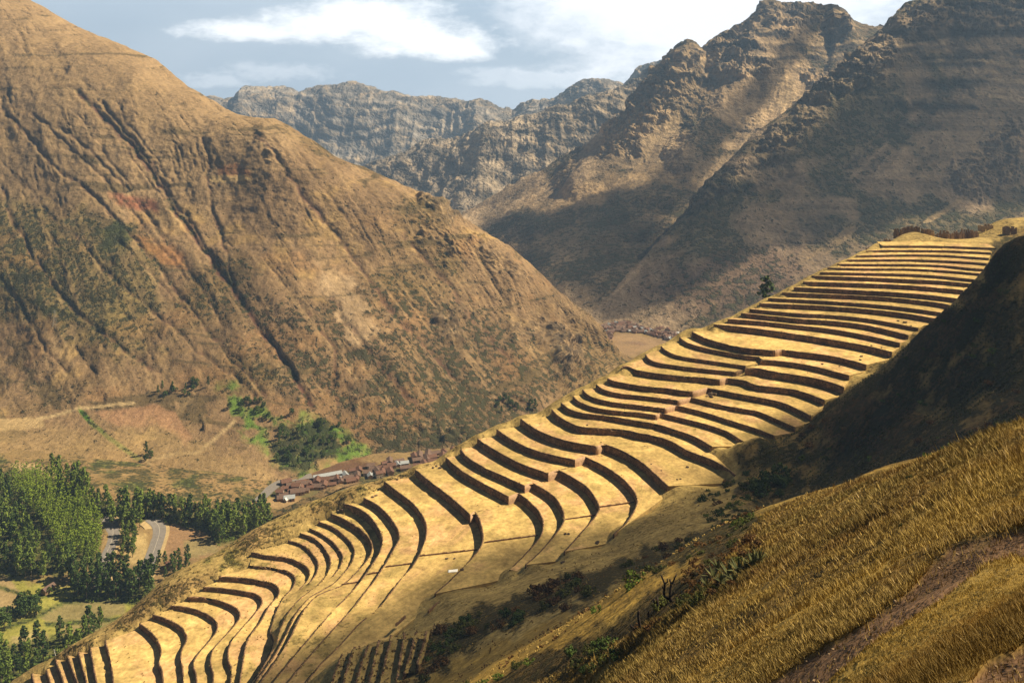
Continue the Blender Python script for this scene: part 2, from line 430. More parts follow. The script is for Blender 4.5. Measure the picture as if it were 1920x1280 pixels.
# fall-line ribs + rough ground
ang = R(-52); a_ = X * math.cos(ang) + Y * math.sin(ang); b_ = -X * math.sin(ang) + Y * math.cos(ang)
rib = fbm(b_ / 55, a_ / 420, seed=21, oct=4, ridged=True)
rough = fbm(X / 90, Y / 90, Z / 90, seed=22, oct=6, gain=0.55)
fine = fbm(X / 14, Y / 14, Z / 14, seed=23, oct=4, gain=0.6)
foothill = smooth01(py, 820, 700)
disp = (rib * 2.6 * foothill + rough * 8 + fine * 2.2) * (0.35 + 0.65 * foothill) * (0.35 + 0.65 * cren)
crag = smooth01(fbm(X / 70, Y / 70, Z / 70, seed=31), 0.12, 0.45) * smooth01(px, 700, 900)
disp = disp + crag * np.abs(fine) * 16
stk = fbm(b_ / 11 + fbm(a_ / 60, b_ / 60, seed=28) * .5, a_ / 260, seed=25, oct=4); stk2 = fbm(b_ / 4, a_ / 110, seed=26, oct=3)
chan = smooth01(-np.abs(stk), -0.05, 0.0) * smooth01(fbm(X / 120, Y / 120, Z / 120, seed=27), -0.3, 0.1) * foothill
G = G + nrm * (disp - cut * foothill - 1.3 * chan)[..., None]
ZL = [([(1025, 605), (1060, 600), (1090, 640), (1085, 690), (1050, 700), (1025, 660)], 1), ([(810, 585), (870, 580), (875, 625), (830, 640)], .8), ([(770, 355), (850, 375), (880, 410), (850, 420), (800, 390)], 1), ([(950, 600), (1010, 590), (1020, 640), (960, 640)], .6), ([(640, 700), (690, 690), (720, 760), (660, 770)], .5), ([(480, 245), (510, 250), (520, 290), (495, 285)], .7), ([(370, 790), (395, 790), (390, 810)], .8), ([(900, 440), (960, 480), (1000, 520), (960, 520), (900, 470)], .6)]
kz, dz_c, a1, f_ = crags(G, ZL, 1301, 14, 8)
G = G + nrm * dz_c[..., None]
px, py = proj(G)
c = fieldcol(X.shape, (0.235, 0.155, 0.084, 0.38))
v1 = fbm(X / 130, Y / 130, Z / 130, seed=41, oct=5); v2 = fbm(X / 45, Y / 45, Z / 45, seed=42, oct=5)
c = lerp(c, fieldcol(X.shape, (0.155, 0.105, 0.045, 0.7)), smooth01(v1, 0.0, 0.5))
c = lerp(c, fieldcol(X.shape, (0.33, 0.22, 0.095, 0.1)), smooth01(v2 - v1 * 0.4, 0.15, 0.5))
upl = inpoly(px, py, [(0, -400), (-700, -400), (-700, 420), (180, 380), (420, 350), (520, 240), (500, 190)])
c = lerp(c, fieldcol(X.shape, (0.315, 0.218, 0.120, 0.2)), 0.8 * softpoly(px, py, [(-700, -500), (600, -500), (560, 260), (420, 400), (180, 400), (-700, 430)], 90, 40))
c = lerp(c, fieldcol(X.shape, (0.165, 0.108, 0.06, 0.85)), 0.75 * softpoly(px, py, [(430, 560), (620, 560), (900, 560), (1100, 660), (1000, 800), (700, 900), (560, 760)], 80, 45))
c = lerp(c, fieldcol(X.shape, (0.10, 0.072, 0.036, 0.9)), 0.7 * softpoly(px, py, [(640, 700), (860, 690), (930, 780), (900, 850), (700, 860)], 60, 40))
c = lerp(c, fieldcol(X.shape, (0.15, 0.125, 0.045, 0.9)), 0.7 * softpoly(px, py, [(-100, 380), (160, 390), (280, 470), (300, 640), (200, 660), (-100, 560)], 60, 45))
c = lerp(c, fieldcol(X.shape, (0.29, 0.165, 0.075, 0.4)), 0.42 * smooth01(fbm(X / 60, Y / 60, Z / 30, seed=44), 0.18, 0.42) * smooth01(py, 330, 480))
c = lerp(c, fieldcol(X.shape, (0.46, 0.33, 0.20, 0.2)), 0.7 * softpoly(px, py, [(600, 510), (650, 515), (700, 600), (690, 660), (640, 620)], 30, 30))
c = lerp(c, fieldcol(X.shape, (0.27, 0.10, 0.055, 0.0)), 0.8 * softpoly(px, py, [(200, 360), (290, 375), (300, 400), (220, 385)], 12, 10))
c = lerp(c, fieldcol(X.shape, (0.30, 0.115, 0.045, 0.1)), 0.7 * softpoly(px, py, [(410, 310), (460, 312), (470, 330), (410, 335)], 10, 8))
c = lerp(c, fieldcol(X.shape, (0.30, 0.14, 0.05, 0.1)), 0.65 * softpoly(px, py, [(250, 440), (340, 465), (350, 510), (300, 500)], 12, 14))
c = lerp(c, fieldcol(X.shape, (0.34, 0.235, 0.12, 0.05)), 0.4 * smooth01(stk2, 0.1, 0.45) * foothill)
c = lerp(c, fieldcol(X.shape, (0.10, 0.065, 0.034, 0.7)), 0.8 * chan)
c = lerp(c, fieldcol(X.shape, (0.13, 0.082, 0.045, 0.5)), 0.55 * foothill * smooth01(-np.abs(fbm(b_ / 6, a_ / 170, seed=29, oct=3)), -.05, 0) * smooth01(fbm(X / 60, Y / 60, seed=30), -.2, .2))
# old field banks running across the slope
bank = np.abs(vnoise(X / 400, Y / 400, Z / 7.5 + 0.25 * fbm(X / 80, Y / 80, seed=51), seed=52)) < 0.085
bank &= (fbm(X / 50, Y / 50, Z / 30, seed=53) > 0.02)
c = lerp(c, fieldcol(X.shape, (0.10, 0.075, 0.035, 0.5)), 0.75 * bank)
c = lerp(c, fieldcol(X.shape, (0.60, 0.43, 0.20, 0.0)), 0.7 * softpoly(px, py, [(395, 328), (462, 330), (470, 340), (395, 342)], 5, 4))
for pl, w in (([(180, 425), (250, 415), (240, 470), (190, 465)], .7), ([(45, 560), (110, 575), (140, 600), (60, 590)], .5)):
    c = lerp(c, fieldcol(X.shape, (0.035, 0.06, 0.012, 1.0)), w * softpoly(px, py, pl, 20, 22))
# gully beds: dark red rock and scrub
gn = fbm(X / 9, Y / 9, Z / 9, seed=61)
c = lerp(c, fieldcol(X.shape, (0.10, 0.045, 0.035, 0.3)), gm * smooth01(gn, -0.5, 0.2) * 0.9)
c = lerp(c, fieldcol(X.shape, (0.035, 0.04, 0.015, 0.9)), gm * smooth01(-gn, -0.1, 0.4) * 0.8)
# foot of the slope: irrigated green, bare plots, the bright track
g1 = smooth01(fbm(px / 26, py / 18, seed=71), -0.15, 0.3)
c = lerp(c, fieldcol(X.shape, (0.11, 0.20, 0.03, 0.6)), 0.9 * g1 * softpoly(px, py, [(400, 720), (440, 720), (470, 760), (560, 770), (640, 800), (700, 850), (560, 900), (500, 860), (440, 800)], 20, 18))
c = lerp(c, fieldcol(X.shape, (0.03, 0.055, 0.014, 1)), 0.75 * softpoly(px, py, [(520, 800), (620, 790), (640, 850), (560, 890), (510, 870)], 20, 16))
c = lerp(c, fieldcol(X.shape, (0.08, 0.17, 0.02, 0.7)), smooth01(polydist(px + jx * .3, py + jy * .3, [(148, 768), (175, 798), (210, 825), (262, 862)]), 6, 3))
c = lerp(c, fieldcol(X.shape, (0.36, 0.205, 0.115, 0.0)), 0.75 * softpoly(px, py, [(175, 775), (290, 757), (330, 775), (360, 820), (345, 835), (300, 800), (230, 798)], 6, 8))
c = lerp(c, fieldcol(X.shape, (0.50, 0.36, 0.18, 0.0)), 0.75 * softpoly(px, py, [(-60, 790), (80, 780), (82, 800), (-60, 812)], 5, 6))
for tr in ([(70, 785), (110, 778), (148, 766), (250, 755)], [(262, 865), (330, 850), (370, 850), (400, 825), (440, 790)], [(270, 862), (300, 890), (330, 900)]):
    c = lerp(c, fieldcol(X.shape, (0.50, 0.37, 0.20, 0.0)), 0.85 * smooth01(polydist(px + jx * .3, py + jy * .3, tr), 4, 1.5))
c = lerp(c, fieldcol(X.shape, (0.31, 0.215, 0.10, 0.35)), 0.6 * softpoly(px, py, [(-500, 790), (260, 800), (500, 860), (520, 950), (-500, 900)], 40, 30))
c = lerp(c, fieldcol(X.shape, (0.05, 0.12, 0.015, 0.5)), 0.9 * softpoly(px, py, [(-20, 858), (45, 862), (50, 872), (-20, 872)], 4, 3))
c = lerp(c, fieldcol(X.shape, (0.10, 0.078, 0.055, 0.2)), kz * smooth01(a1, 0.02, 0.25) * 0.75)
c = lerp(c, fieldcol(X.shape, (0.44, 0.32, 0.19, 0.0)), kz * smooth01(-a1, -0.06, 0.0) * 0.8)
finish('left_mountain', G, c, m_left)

# ---- far blue range
A = [(300, 215, 5600), (400, 190, 5600), (430, 189, 5600), (452, 183, 5600), (465, 165, 5600), (500, 172, 5600), (530, 172, 5600), (548, 168, 5600), (562, 176, 5600), (585, 168, 5600), (640, 166, 5500), (680, 163, 5500), (705, 170, 5500), (735, 182, 5450), (790, 190, 5400), (850, 188, 5300), (900, 195, 5200), (960, 206, 5100), (990, 190, 5000), (1040, 186, 4900), (1065, 170, 4800), (1100, 160, 4700), (1140, 154, 4600), (1170, 158, 4600), (1195, 135, 4500), (1235, 124, 4400), (1340, 100, 4400)]
Af = [(300, 420, 4300), (600, 420, 4300), (800, 430, 3900), (1000, 420, 3500), (1340, 400, 3300)]
Am = [(300, 290, 5000), (600, 290, 5000), (800, 310, 4700), (1000, 290, 4400), (1340, 250, 4000)]
G, tc_ = loft('far_range', [Af, Am, A], 300, 1340, 700, 240, back=(500, 250), jag=3.2)
nrm = normals(G); X, Y, Z = G[..., 0], G[..., 1], G[..., 2]
r1 = fbm(X / 420, Y / 700, seed=81, oct=6, ridged=True, gain=0.55); r2 = fbm(X / 120, Y / 120, Z / 90, seed=82, oct=5, gain=0.6)
T = (Z + .26 * X) / 62 + 1.9 * fbm(X / 500, Y / 500, seed=83, oct=5); st = T - np.floor(T)
prof = (smooth01(st, 0.0, 0.75) - st) * 30
damp = np.where(np.abs(np.arange(G.shape[1]) / G.shape[1] - tc_)[None, :] + 0 * X < 0.02, 0.25, 1.0)
G = G + nrm * ((r1 * 50 + r2 * 14 + np.abs(fbm(X / 60, Y / 60, Z / 40, seed=84, oct=5, gain=.6)) * 15) * damp)[..., None]
G[..., 1] -= prof * 0.8 * damp
cl = smooth01(st, 0.05, 0.35) * smooth01(st, 0.75, 0.45) * smooth01(fbm(X / 200, Y / 200, Z / 100, seed=86), -.25, .2)
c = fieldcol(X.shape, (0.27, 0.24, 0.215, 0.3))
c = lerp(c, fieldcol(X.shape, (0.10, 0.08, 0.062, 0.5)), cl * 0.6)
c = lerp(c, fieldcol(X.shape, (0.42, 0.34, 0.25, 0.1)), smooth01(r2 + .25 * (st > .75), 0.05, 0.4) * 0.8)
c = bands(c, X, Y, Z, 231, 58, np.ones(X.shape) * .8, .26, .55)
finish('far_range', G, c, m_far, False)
# ---- nearer buttress in front of it
Bc = [(640, 345, 3500), (700, 305, 3500), (745, 290, 3500), (800, 262, 3500), (850, 262, 3450), (905, 240, 3400), (960, 232, 3350), (1010, 214, 3350), (1060, 205, 3300), (1120, 178, 3300), (1170, 166, 3300), (1220, 132, 3300), (1330, 110, 3300)]
Bf = [(640, 430, 3000), (800, 440, 2850), (870, 425, 2750), (1000, 420, 2700), (1330, 400, 2700)]
Bm = [(640, 380, 3300), (800, 350, 3200), (900, 330, 3050), (1000, 320, 3000), (1330, 250, 3000)]
G, tc_ = loft('middle_range', [Bf, Bm, Bc], 640, 1330, 500, 220, back=(300, 180), jag=3.2)
nrm = normals(G); X, Y, Z = G[..., 0], G[..., 1], G[..., 2]
r1 = fbm(X / 230, Y / 420, seed=91, oct=6, ridged=True, gain=0.55); r2 = fbm(X / 70, Y / 70, Z / 60, seed=92, oct=5, gain=0.6)
T = (Z + .3 * X) / 48 + 1.9 * fbm(X / 350, Y / 350, seed=93, oct=5); st = T - np.floor(T)
damp = np.where(np.abs(np.arange(G.shape[1]) / G.shape[1] - tc_)[None, :] + 0 * X < 0.02, 0.3, 1.0)
G = G + nrm * ((r1 * 28 + r2 * 8 + np.abs(fbm(X / 40, Y / 40, Z / 28, seed=94, oct=5, gain=.6)) * 13) * damp)[..., None]
G[..., 1] -= (smooth01(st, 0.0, 0.75) - st) * 17 * damp
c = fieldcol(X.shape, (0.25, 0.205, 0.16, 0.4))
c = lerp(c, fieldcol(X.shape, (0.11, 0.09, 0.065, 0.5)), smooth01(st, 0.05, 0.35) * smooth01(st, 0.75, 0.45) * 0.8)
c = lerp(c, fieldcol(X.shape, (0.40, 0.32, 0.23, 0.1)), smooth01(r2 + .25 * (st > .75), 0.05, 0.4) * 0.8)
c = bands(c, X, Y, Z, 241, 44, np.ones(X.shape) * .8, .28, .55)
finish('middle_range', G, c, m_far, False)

# ---- the big peak
Cc = [(820, 430, 2480), (850, 412, 2480), (870, 398, 2480), (900, 380, 2480), (950, 352, 2470), (1000, 324, 2460), (1050, 298, 2450), (1100, 268, 2440), (1150, 228, 2440), (1180, 205, 2450), (1200, 180, 2460), (1225, 140, 2500), (1258, 108, 2520), (1270, 92, 2530), (1285, 88, 2540), (1310, 100, 2550), (1330, 78, 2560), (1360, 62, 2580), (1395, 48, 2600), (1425, 18, 2620), (1432, 9, 2630), (1480, 4, 2640), (1515, 12, 2650), (1530, 22, 2650), (1538, 38, 2650), (1550, 18, 2640), (1562, 20, 2640), (1580, 36, 2640), (1640, 50, 2620), (1700, 48, 2600), (1950, 40, 2600)]
Cf = [(820, 450, 2100)] + [zfoot(x, y) for x, y in ((870, 412), (950, 470), (1000, 510), (1060, 562), (1130, 602), (1300, 628), (1500, 640), (1950, 660))]
Cb = [(x, y + 40, d - 60) for x, y, d in Cf]
Cm = [(820, 440, 2300), (870, 404, 2420), (950, 420, 2150), (1000, 430, 2000), (1100, 430, 1900), (1300, 400, 1850), (1500, 380, 1850), (1950, 380, 1850)]
Cn = [(820, 435, 2400), (870, 401, 2450), (1000, 365, 2300), (1100, 320, 2260), (1300, 250, 2230), (1500, 200, 2260), (1700, 180, 2300), (1950, 160, 2300)]
G, tc_ = loft('high_peak', [Cb, Cf, Cm, Cn, Cc], 820, 1950, 640, 460, back=(300, 200), jag=3.6)
nrm = normals(G); px, py = proj(G); X, Y, Z = G[..., 0], G[..., 1], G[..., 2]
hi = smooth01(Z, 60, 260)
ang = R(-120); a_ = X * math.cos(ang) + Y * math.sin(ang); b_ = -X * math.sin(ang) + Y * math.cos(ang)
r1 = fbm(b_ / 170, a_ / 520, seed=101, oct=6, ridged=True, gain=0.52)
r2 = fbm(X / 38, Y / 38, Z / 30, seed=102, oct=5, gain=0.6)
T = Z / 36 + 1.3 * fbm(X / 350, Y / 350, seed=103) - X / 1400; st = T - np.floor(T)
rocky = smooth01(fbm(X / 150, Y / 150, Z / 120, seed=104) + 0.5 * smooth01(Z, 250, 560) - 0.15, 0.0, 0.3)
damp = np.where(np.abs(np.arange(G.shape[1]) / G.shape[1] - tc_)[None, :] + 0 * X < 0.015, 0.25, 1.0)
G = G + nrm * ((r1 * 17 * (0.25 + 0.75 * hi) + r2 * (3 + 8 * rocky)) * damp)[..., None]
G[..., 1] -= (smooth01(st, 0.0, 0.7) - st) * 20 * damp * rocky
ridge = 0
for ln, w, h in (([(1290, 95), (1250, 180), (1200, 260), (1150, 310), (1080, 340)], 40, 26), ([(1430, 20), (1400, 110), (1370, 180), (1330, 240), (1290, 300)], 45, 24), ([(1555, 20), (1600, 90), (1560, 160), (1500, 230)], 35, 20)):
    ridge = np.maximum(ridge, h * np.clip(1 - polydist(px + 14 * r2, py, ln) / w, 0, 1)**1.1)
G = G + nrm * (ridge * damp)[..., None]
px, py = proj(G)
ZC = [([(1425, 25), (1440, 0), (1530, 5), (1545, 30), (1520, 60), (1440, 50)], .8), ([(1535, 30), (1550, 10), (1590, 35), (1585, 65), (1540, 60)], 1), ([(1330, 85), (1360, 62), (1420, 70), (1425, 95), (1340, 105)], 1),
      ([(1225, 130), (1285, 85), (1325, 105), (1280, 175), (1230, 240), (1180, 235), (1150, 250), (1120, 265), (1160, 215)], 1), ([(1340, 110), (1440, 110), (1460, 140), (1400, 150), (1340, 130)], .8), ([(1500, 130), (1560, 140), (1580, 160), (1520, 165)], .8),
      ([(1120, 210), (1210, 230), (1240, 200), (1200, 290), (1120, 280)], .9), ([(1290, 100), (1330, 130), (1290, 240), (1260, 200)], .6)]
kz, dz_c, a1, f_ = crags(G, ZC, 1101)
G = G + nrm * (dz_c * damp)[..., None]
gully = smooth01(-r1, -0.15, 0.25)
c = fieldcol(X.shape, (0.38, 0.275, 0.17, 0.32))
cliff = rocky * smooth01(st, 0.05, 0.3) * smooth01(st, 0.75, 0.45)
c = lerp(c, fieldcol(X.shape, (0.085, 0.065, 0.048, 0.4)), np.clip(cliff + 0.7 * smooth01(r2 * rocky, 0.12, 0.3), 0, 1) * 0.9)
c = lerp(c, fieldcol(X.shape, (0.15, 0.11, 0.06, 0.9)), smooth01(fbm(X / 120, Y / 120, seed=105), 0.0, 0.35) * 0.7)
c = lerp(c, fieldcol(X.shape, (0.38, 0.26, 0.14, 0.1)), 0.6 * softpoly(px, py, [(1130, 330), (1280, 300), (1300, 340), (1200, 345), (1100, 400), (960, 395), (1000, 360)], 20, 25))
c = lerp(c, fieldcol(X.shape, (0.115, 0.085, 0.05, 0.9)), 0.6 * softpoly(px, py, [(900, 400), (1100, 380), (1300, 400), (1300, 560), (1100, 560), (980, 500)], 50, 30))
c = lerp(c, fieldcol(X.shape, (0.12, 0.088, 0.052, 0.8)), gully * 0.55)
c = lerp(c, fieldcol(X.shape, (0.48, 0.35, 0.20, 0.1)), 0.6 * smooth01(r1, 0.3, 0.65) * hi)
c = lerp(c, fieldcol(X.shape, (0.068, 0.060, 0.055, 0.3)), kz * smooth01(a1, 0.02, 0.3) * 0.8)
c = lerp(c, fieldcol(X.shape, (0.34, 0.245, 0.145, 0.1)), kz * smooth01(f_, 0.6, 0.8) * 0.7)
c = bands(c, X, Y, Z, 211, 36, smooth01(Z, 260, 420))
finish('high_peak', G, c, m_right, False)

# ---- the shaded spur in front of it, rising out of the picture at right
Dc = [(1040, 640, 1330), (1130, 570, 1480), (1200, 490, 1600), (1290, 392, 1700), (1330, 338, 1720), (1370, 300, 1750), (1420, 250, 1800), (1500, 190, 1850), (1560, 150, 1880), (1600, 108, 1900), (1630, 75, 1930), (1652, 62, 1950), (1668, 40, 1960), (1700, 12, 2000), (1715, 4, 2010), (1760, -4, 2050), (1920, -60, 2120), (2300, -160, 2250)]
Df = [(1040, 650, 1325), (1130, 612, 1395), (1300, 632, 1315), (1500, 648, 1270), (1920, 668, 1230), (2300, 680, 1200)]
Db = [(x, y + 40, d - 60) for x, y, d in Df]
Dm = [(1040, 646, 1327), (1130, 590, 1430), (1200, 540, 1500), (1300, 500, 1500), (1500, 470, 1530), (1700, 410, 1580), (1920, 390, 1600), (2300, 360, 1620)]
Dn = [(1040, 642, 1329), (1130, 578, 1460), (1200, 510, 1570), (1300, 430, 1630), (1500, 320, 1700), (1700, 220, 1780), (1920, 170, 1820), (2300, 100, 1900)]
G, tc_ = loft('shaded_spur', [Db, Df, Dm, Dn, Dc], 1060, 2300, 600, 440, back=(260, 170), jag=3.2)
nrm = normals(G); px, py = proj(G); X, Y, Z = G[..., 0], G[..., 1], G[..., 2]
hi = smooth01(Z, 50, 260)
ang = R(-148); a_ = X * math.cos(ang) + Y * math.sin(ang); b_ = -X * math.sin(ang) + Y * math.cos(ang)
r1 = fbm(b_ / 110, a_ / 520, seed=111, oct=6, ridged=True, gain=0.52)
r2 = fbm(X / 45, Y / 45, Z / 40, seed=112, oct=5, gain=0.6)
T = Z / 46 + 1.2 * fbm(X / 300, Y / 300, seed=113) - X / 1100; st = T - np.floor(T)
rocky = smooth01(fbm(X / 130, Y / 130, Z / 100, seed=114) + 0.5 * smooth01(Z, 250, 500) - 0.2, 0.0, 0.3)
damp = np.where(np.abs(np.arange(G.shape[1]) / G.shape[1] - tc_)[None, :] + 0 * X < 0.015, 0.3, 1.0)
G = G + nrm * ((r1 * 14 * (0.25 + 0.75 * hi) + r2 * (2 + 6 * rocky)) * damp)[..., None]
G[..., 1] -= (smooth01(st, 0.0, 0.7) - st) * 16 * damp * rocky
ZD = [([(1500, 190), (1560, 120), (1590, 100), (1620, 130), (1590, 150), (1540, 200)], 1), ([(1590, 130), (1640, 70), (1680, 90), (1660, 150), (1610, 160)], 1), ([(1680, 30), (1720, 0), (1920, -40), (1920, 20), (1800, 40), (1700, 60)], .9),
      ([(1790, 40), (1920, 20), (1920, 50), (1800, 60)], .8), ([(1420, 270), (1500, 210), (1540, 220), (1500, 250), (1440, 290)], .9), ([(1290, 390), (1350, 320), (1400, 290), (1400, 320), (1330, 380)], .6), ([(1770, 340), (1840, 260), (1920, 220), (1920, 330), (1830, 380)], .7)]
kz, dz_c, a1, f_ = crags(G, ZD, 1201, 20, 12)
G = G + nrm * (dz_c * damp)[..., None]
gully = smooth01(-r1, -0.15, 0.25)
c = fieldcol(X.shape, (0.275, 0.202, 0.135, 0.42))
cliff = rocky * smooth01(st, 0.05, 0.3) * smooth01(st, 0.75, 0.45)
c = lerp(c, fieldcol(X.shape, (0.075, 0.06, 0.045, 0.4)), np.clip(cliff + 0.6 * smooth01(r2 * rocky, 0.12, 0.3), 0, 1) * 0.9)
c = lerp(c, fieldcol(X.shape, (0.12, 0.105, 0.05, 0.9)), smooth01(fbm(X / 120, Y / 120, seed=115), 0.0, 0.35) * 0.7)
st2 = fbm(b_ / 12, a_ / 160, seed=116, oct=4)
c = lerp(c, fieldcol(X.shape, (0.34, 0.24, 0.135, 0.1)), 0.6 * smooth01(st2, 0.25, 0.5) * softpoly(px, py, [(1200, 560), (1400, 440), (1920, 280), (1920, 460), (1600, 470), (1400, 560)], 80, 40))
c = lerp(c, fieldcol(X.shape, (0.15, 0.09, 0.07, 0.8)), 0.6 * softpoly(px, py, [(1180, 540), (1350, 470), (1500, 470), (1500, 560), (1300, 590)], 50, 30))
c = lerp(c, fieldcol(X.shape, (0.085, 0.066, 0.04, 0.9)), gully * 0.6)
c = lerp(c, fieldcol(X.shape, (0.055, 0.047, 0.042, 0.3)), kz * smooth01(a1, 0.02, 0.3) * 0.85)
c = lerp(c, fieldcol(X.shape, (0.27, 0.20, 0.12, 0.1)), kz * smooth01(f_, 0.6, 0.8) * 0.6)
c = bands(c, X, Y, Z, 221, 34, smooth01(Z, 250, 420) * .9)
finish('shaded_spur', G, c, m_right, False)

# ---- valley floor
m_valley = terrain_mat('valley_soil', fine=0.35, mid=0.03, contrast=0.22, shr_scale=0.25, bump=0.6, bdist=1.0, pale=(0.42, 0.31, 0.14), pale_amt=0.2)
def vz(X, Y):
    """height of the valley floor"""
    return (26 * np.exp(-(((X + 395) / 75)**2 + ((Y - 800) / 70)**2)) + 7 * np.exp(-(((X + 290) / 60)**2 + ((Y - 830) / 60)**2))
            - 430 * smooth01(np.asarray(Y, float), 2250, 2900)
            + 1.2 * vnoise(np.asarray(X) / 60.0, np.asarray(Y) / 60.0, seed=7))
nu, nv = 620, 460
UU = np.linspace(-1.2, 1.3, nu)[:, None]; DD = (540 * (9000 / 540) ** (np.linspace(0, 1, nv) ** 1.25))[None, :]
X = UU * DD; Y = DD + 0 * UU; Z = vz(X, Y)
G = np.stack([X, Y, Z], 2); px, py = proj(G)
c = fieldcol(X.shape, (0.24, 0.165, 0.075, 0.4))
def paint(poly, col, w=6, j=5, k=1.0):
    global c
    c = lerp(c, fieldcol(X.shape, col), k * softpoly(px, py, poly, w, j))
hum = fbm(px / 30, py / 9, seed=191, oct=5)
top_ = softpoly(px, py, [(-500, 860), (700, 860), (620, 920), (500, 960), (300, 960), (0, 960), (-500, 960)], 20, 10)
c = lerp(c, fieldcol(X.shape, (0.31, 0.20, 0.095, 0.75)), top_ * smooth01(hum, -.1, .2) * .9)
c = lerp(c, fieldcol(X.shape, (0.15, 0.115, 0.045, 0.95)), top_ * smooth01(-hum, 0.05, .3) * .8)
c = lerp(c, fieldcol(X.shape, (0.09, 0.13, 0.03, 0.9)), top_ * smooth01(fbm(px / 50, py / 14, seed=192), .18, .35) * .7)
paint([(20, 868), (90, 872), (130, 900), (90, 915), (30, 895)], (0.40, 0.29, 0.16, 0.1), 5, 6, .8)
paint([(-400, 1060), (0, 1062), (60, 1090), (160, 1095), (260, 1120), (300, 1300), (-400, 1400)], (0.27, 0.255, 0.06, 0.35), 10, 10)
paint([(-60, 1070), (12, 1072), (40, 1110), (30, 1140), (-60, 1150)], (0.36, 0.265, 0.13, 0), 4, 5)
paint([(60, 1150), (120, 1128), (235, 1122), (238, 1150), (160, 1165), (90, 1170)], (0.235, 0.195, 0.085, 0), 4, 4)
paint([(20, 1195), (60, 1182), (90, 1190), (80, 1215), (20, 1225)], (0.34, 0.28, 0.12, 0), 4, 4)
paint([(120, 1170), (230, 1160), (230, 1190), (110, 1195)], (0.26, 0.21, 0.09, 0), 4, 4)
for ln in ([(0, 1180), (60, 1160), (130, 1122)], [(90, 1170), (160, 1165), (240, 1158)], [(0, 1100), (60, 1120), (130, 1105)], [(120, 1128), (200, 1120), (250, 1130)]):
    c = lerp(c, fieldcol(X.shape, (0.07, 0.10, 0.02, 0.9)), 0.85 * smooth01(polydist(px + 3 * vnoise(px / 9, py / 9), py, ln), 6, 2))
paint([(300, 985), (330, 980), (380, 998), (405, 1025), (395, 1045), (340, 1050), (310, 1045)], (0.25, 0.155, 0.085, 0.0), 4, 4)
paint([(345, 1015), (400, 1010), (410, 1040), (350, 1045)], (0.24, 0.19, 0.09, 0.2), 6, 6)
paint([(225, 1010), (275, 1000), (280, 1060), (225, 1060)], (0.38, 0.28, 0.13, 0.3), 6, 8)
paint([(560, 905), (600, 878), (650, 862), (712, 866), (680, 890), (600, 900)], (0.125, 0.07, 0.042, 0.0), 4, 4)
paint([(618, 858), (650, 830), (690, 856), (660, 864)], (0.17, 0.095, 0.05, 0.0), 3, 3)
paint([(480, 945), (560, 915), (640, 925), (560, 960)], (0.30, 0.20, 0.10, 0.1), 4, 4)
paint([(548, 925), (640, 908), (660, 925), (590, 945)], (0.15, 0.125, 0.055, 0.2), 4, 3)
paint([(1120, 632), (1165, 624), (1260, 636), (1240, 650), (1180, 668), (1140, 660)], (0.27, 0.18, 0.10, 0.1), 3, 4)
paint([(1165, 640), (1225, 642), (1200, 648)], (0.20, 0.13, 0.085, 0.0), 3, 2)
paint([(640, 890), (760, 870), (860, 850), (840, 880), (700, 920)], (0.13, 0.11, 0.045, 0.7), 6, 6)
for pl in ([(-100, 880), (60, 880), (190, 940), (240, 960), (190, 1000), (185, 1060), (100, 1080), (-100, 1075)], [(220, 955), (500, 960), (505, 990), (410, 1022), (385, 998), (290, 975), (225, 985)], [(135, 1080), (290, 1085), (290, 1128), (140, 1130)], [(-60, 1225), (215, 1172), (150, 1240), (60, 1310), (-60, 1330)]):
    paint(pl, (0.065, 0.085, 0.022, 0.8), 10, 8, .75)
st = struct(obj_np('valley_floor', G.reshape(-1, 3), grid_faces(nu, nv)[:, ::-1], m_valley, col=c.reshape(-1, 4)))
def on_valley(x, y):
    z = 0.0
    for _ in range(8):
        D = (CAMZ - z) * F / (y - CY); z = float(vz(np.float64((x - CX) / F * D), np.float64(D)))
    return np.array([(x - CX) / F * D, D, z])
# ------------------------------------------------------------------ terraces: every retaining wall traced by its top edge
# name, thickness of its dark face in the photograph, outline (px)
W = {}
def w(k, th, *pts, chain=None, cont=None): W[k] = dict(th=th, pts=[tuple(map(float, p)) for p in pts], cont=[tuple(map(float, p)) for p in (cont or [])])
w('1', 4.6, (1656,461),(1702,460.8),(1765,461.3),(1827,463.5),(1868,465))
w('2', 4.6, (1625,470.5),(1640,469.6),(1702,469),(1765,469.6),(1827,472),(1858,473.8))
w('3', 4.6, (1605,479),(1640,478.4),(1702,477.4),(1765,478.4),(1827,482),(1854,484))
w('4', 4.8, (1588,486.8),(1640,486.6),(1702,486.5),(1765,488.4),(1827,492),(1850,494))
w('5', 4.8, (1570,494.8),(1640,495.4),(1702,495.5),(1765,497.4),(1827,503.4),(1848,504.5))
w('6', 4.8, (1552,502),(1640,503.6),(1702,503.8),(1765,507),(1827,512),(1845,514))
w('7', 5.4, (1537,510.3),(1640,512.4),(1702,514),(1765,517.8),(1827,524),(1842,525))
w('8', 7.5, (1522,517),(1640,521),(1702,524),(1765,527),(1815,531.5))
w('9', 8.5, (1506,528),(1640,532.4),(1702,535.3),(1765,540.3),(1806,544))
w('10', 8.5, (1488,538.5),(1640,546),(1702,550),(1765,556),(1801,561))
w('11', 8.5, (1466,548.5),(1640,556),(1702,561),(1765,569),(1793,575))
w('12', 6.8, (1440,559),(1540,564),(1640,571),(1702,577.5),(1768,586.5))
w('13', 9.5, (1424,568.5),(1530,573),(1640,581),(1702,588.5),(1752,597))
w('14', 7, (1405,579.5),(1500,588),(1560,591),(1625,597.5),(1722,615))
w('15', 9, (1389,587),(1440,592),(1500,598),(1560,602),(1625,610),(1703,628))
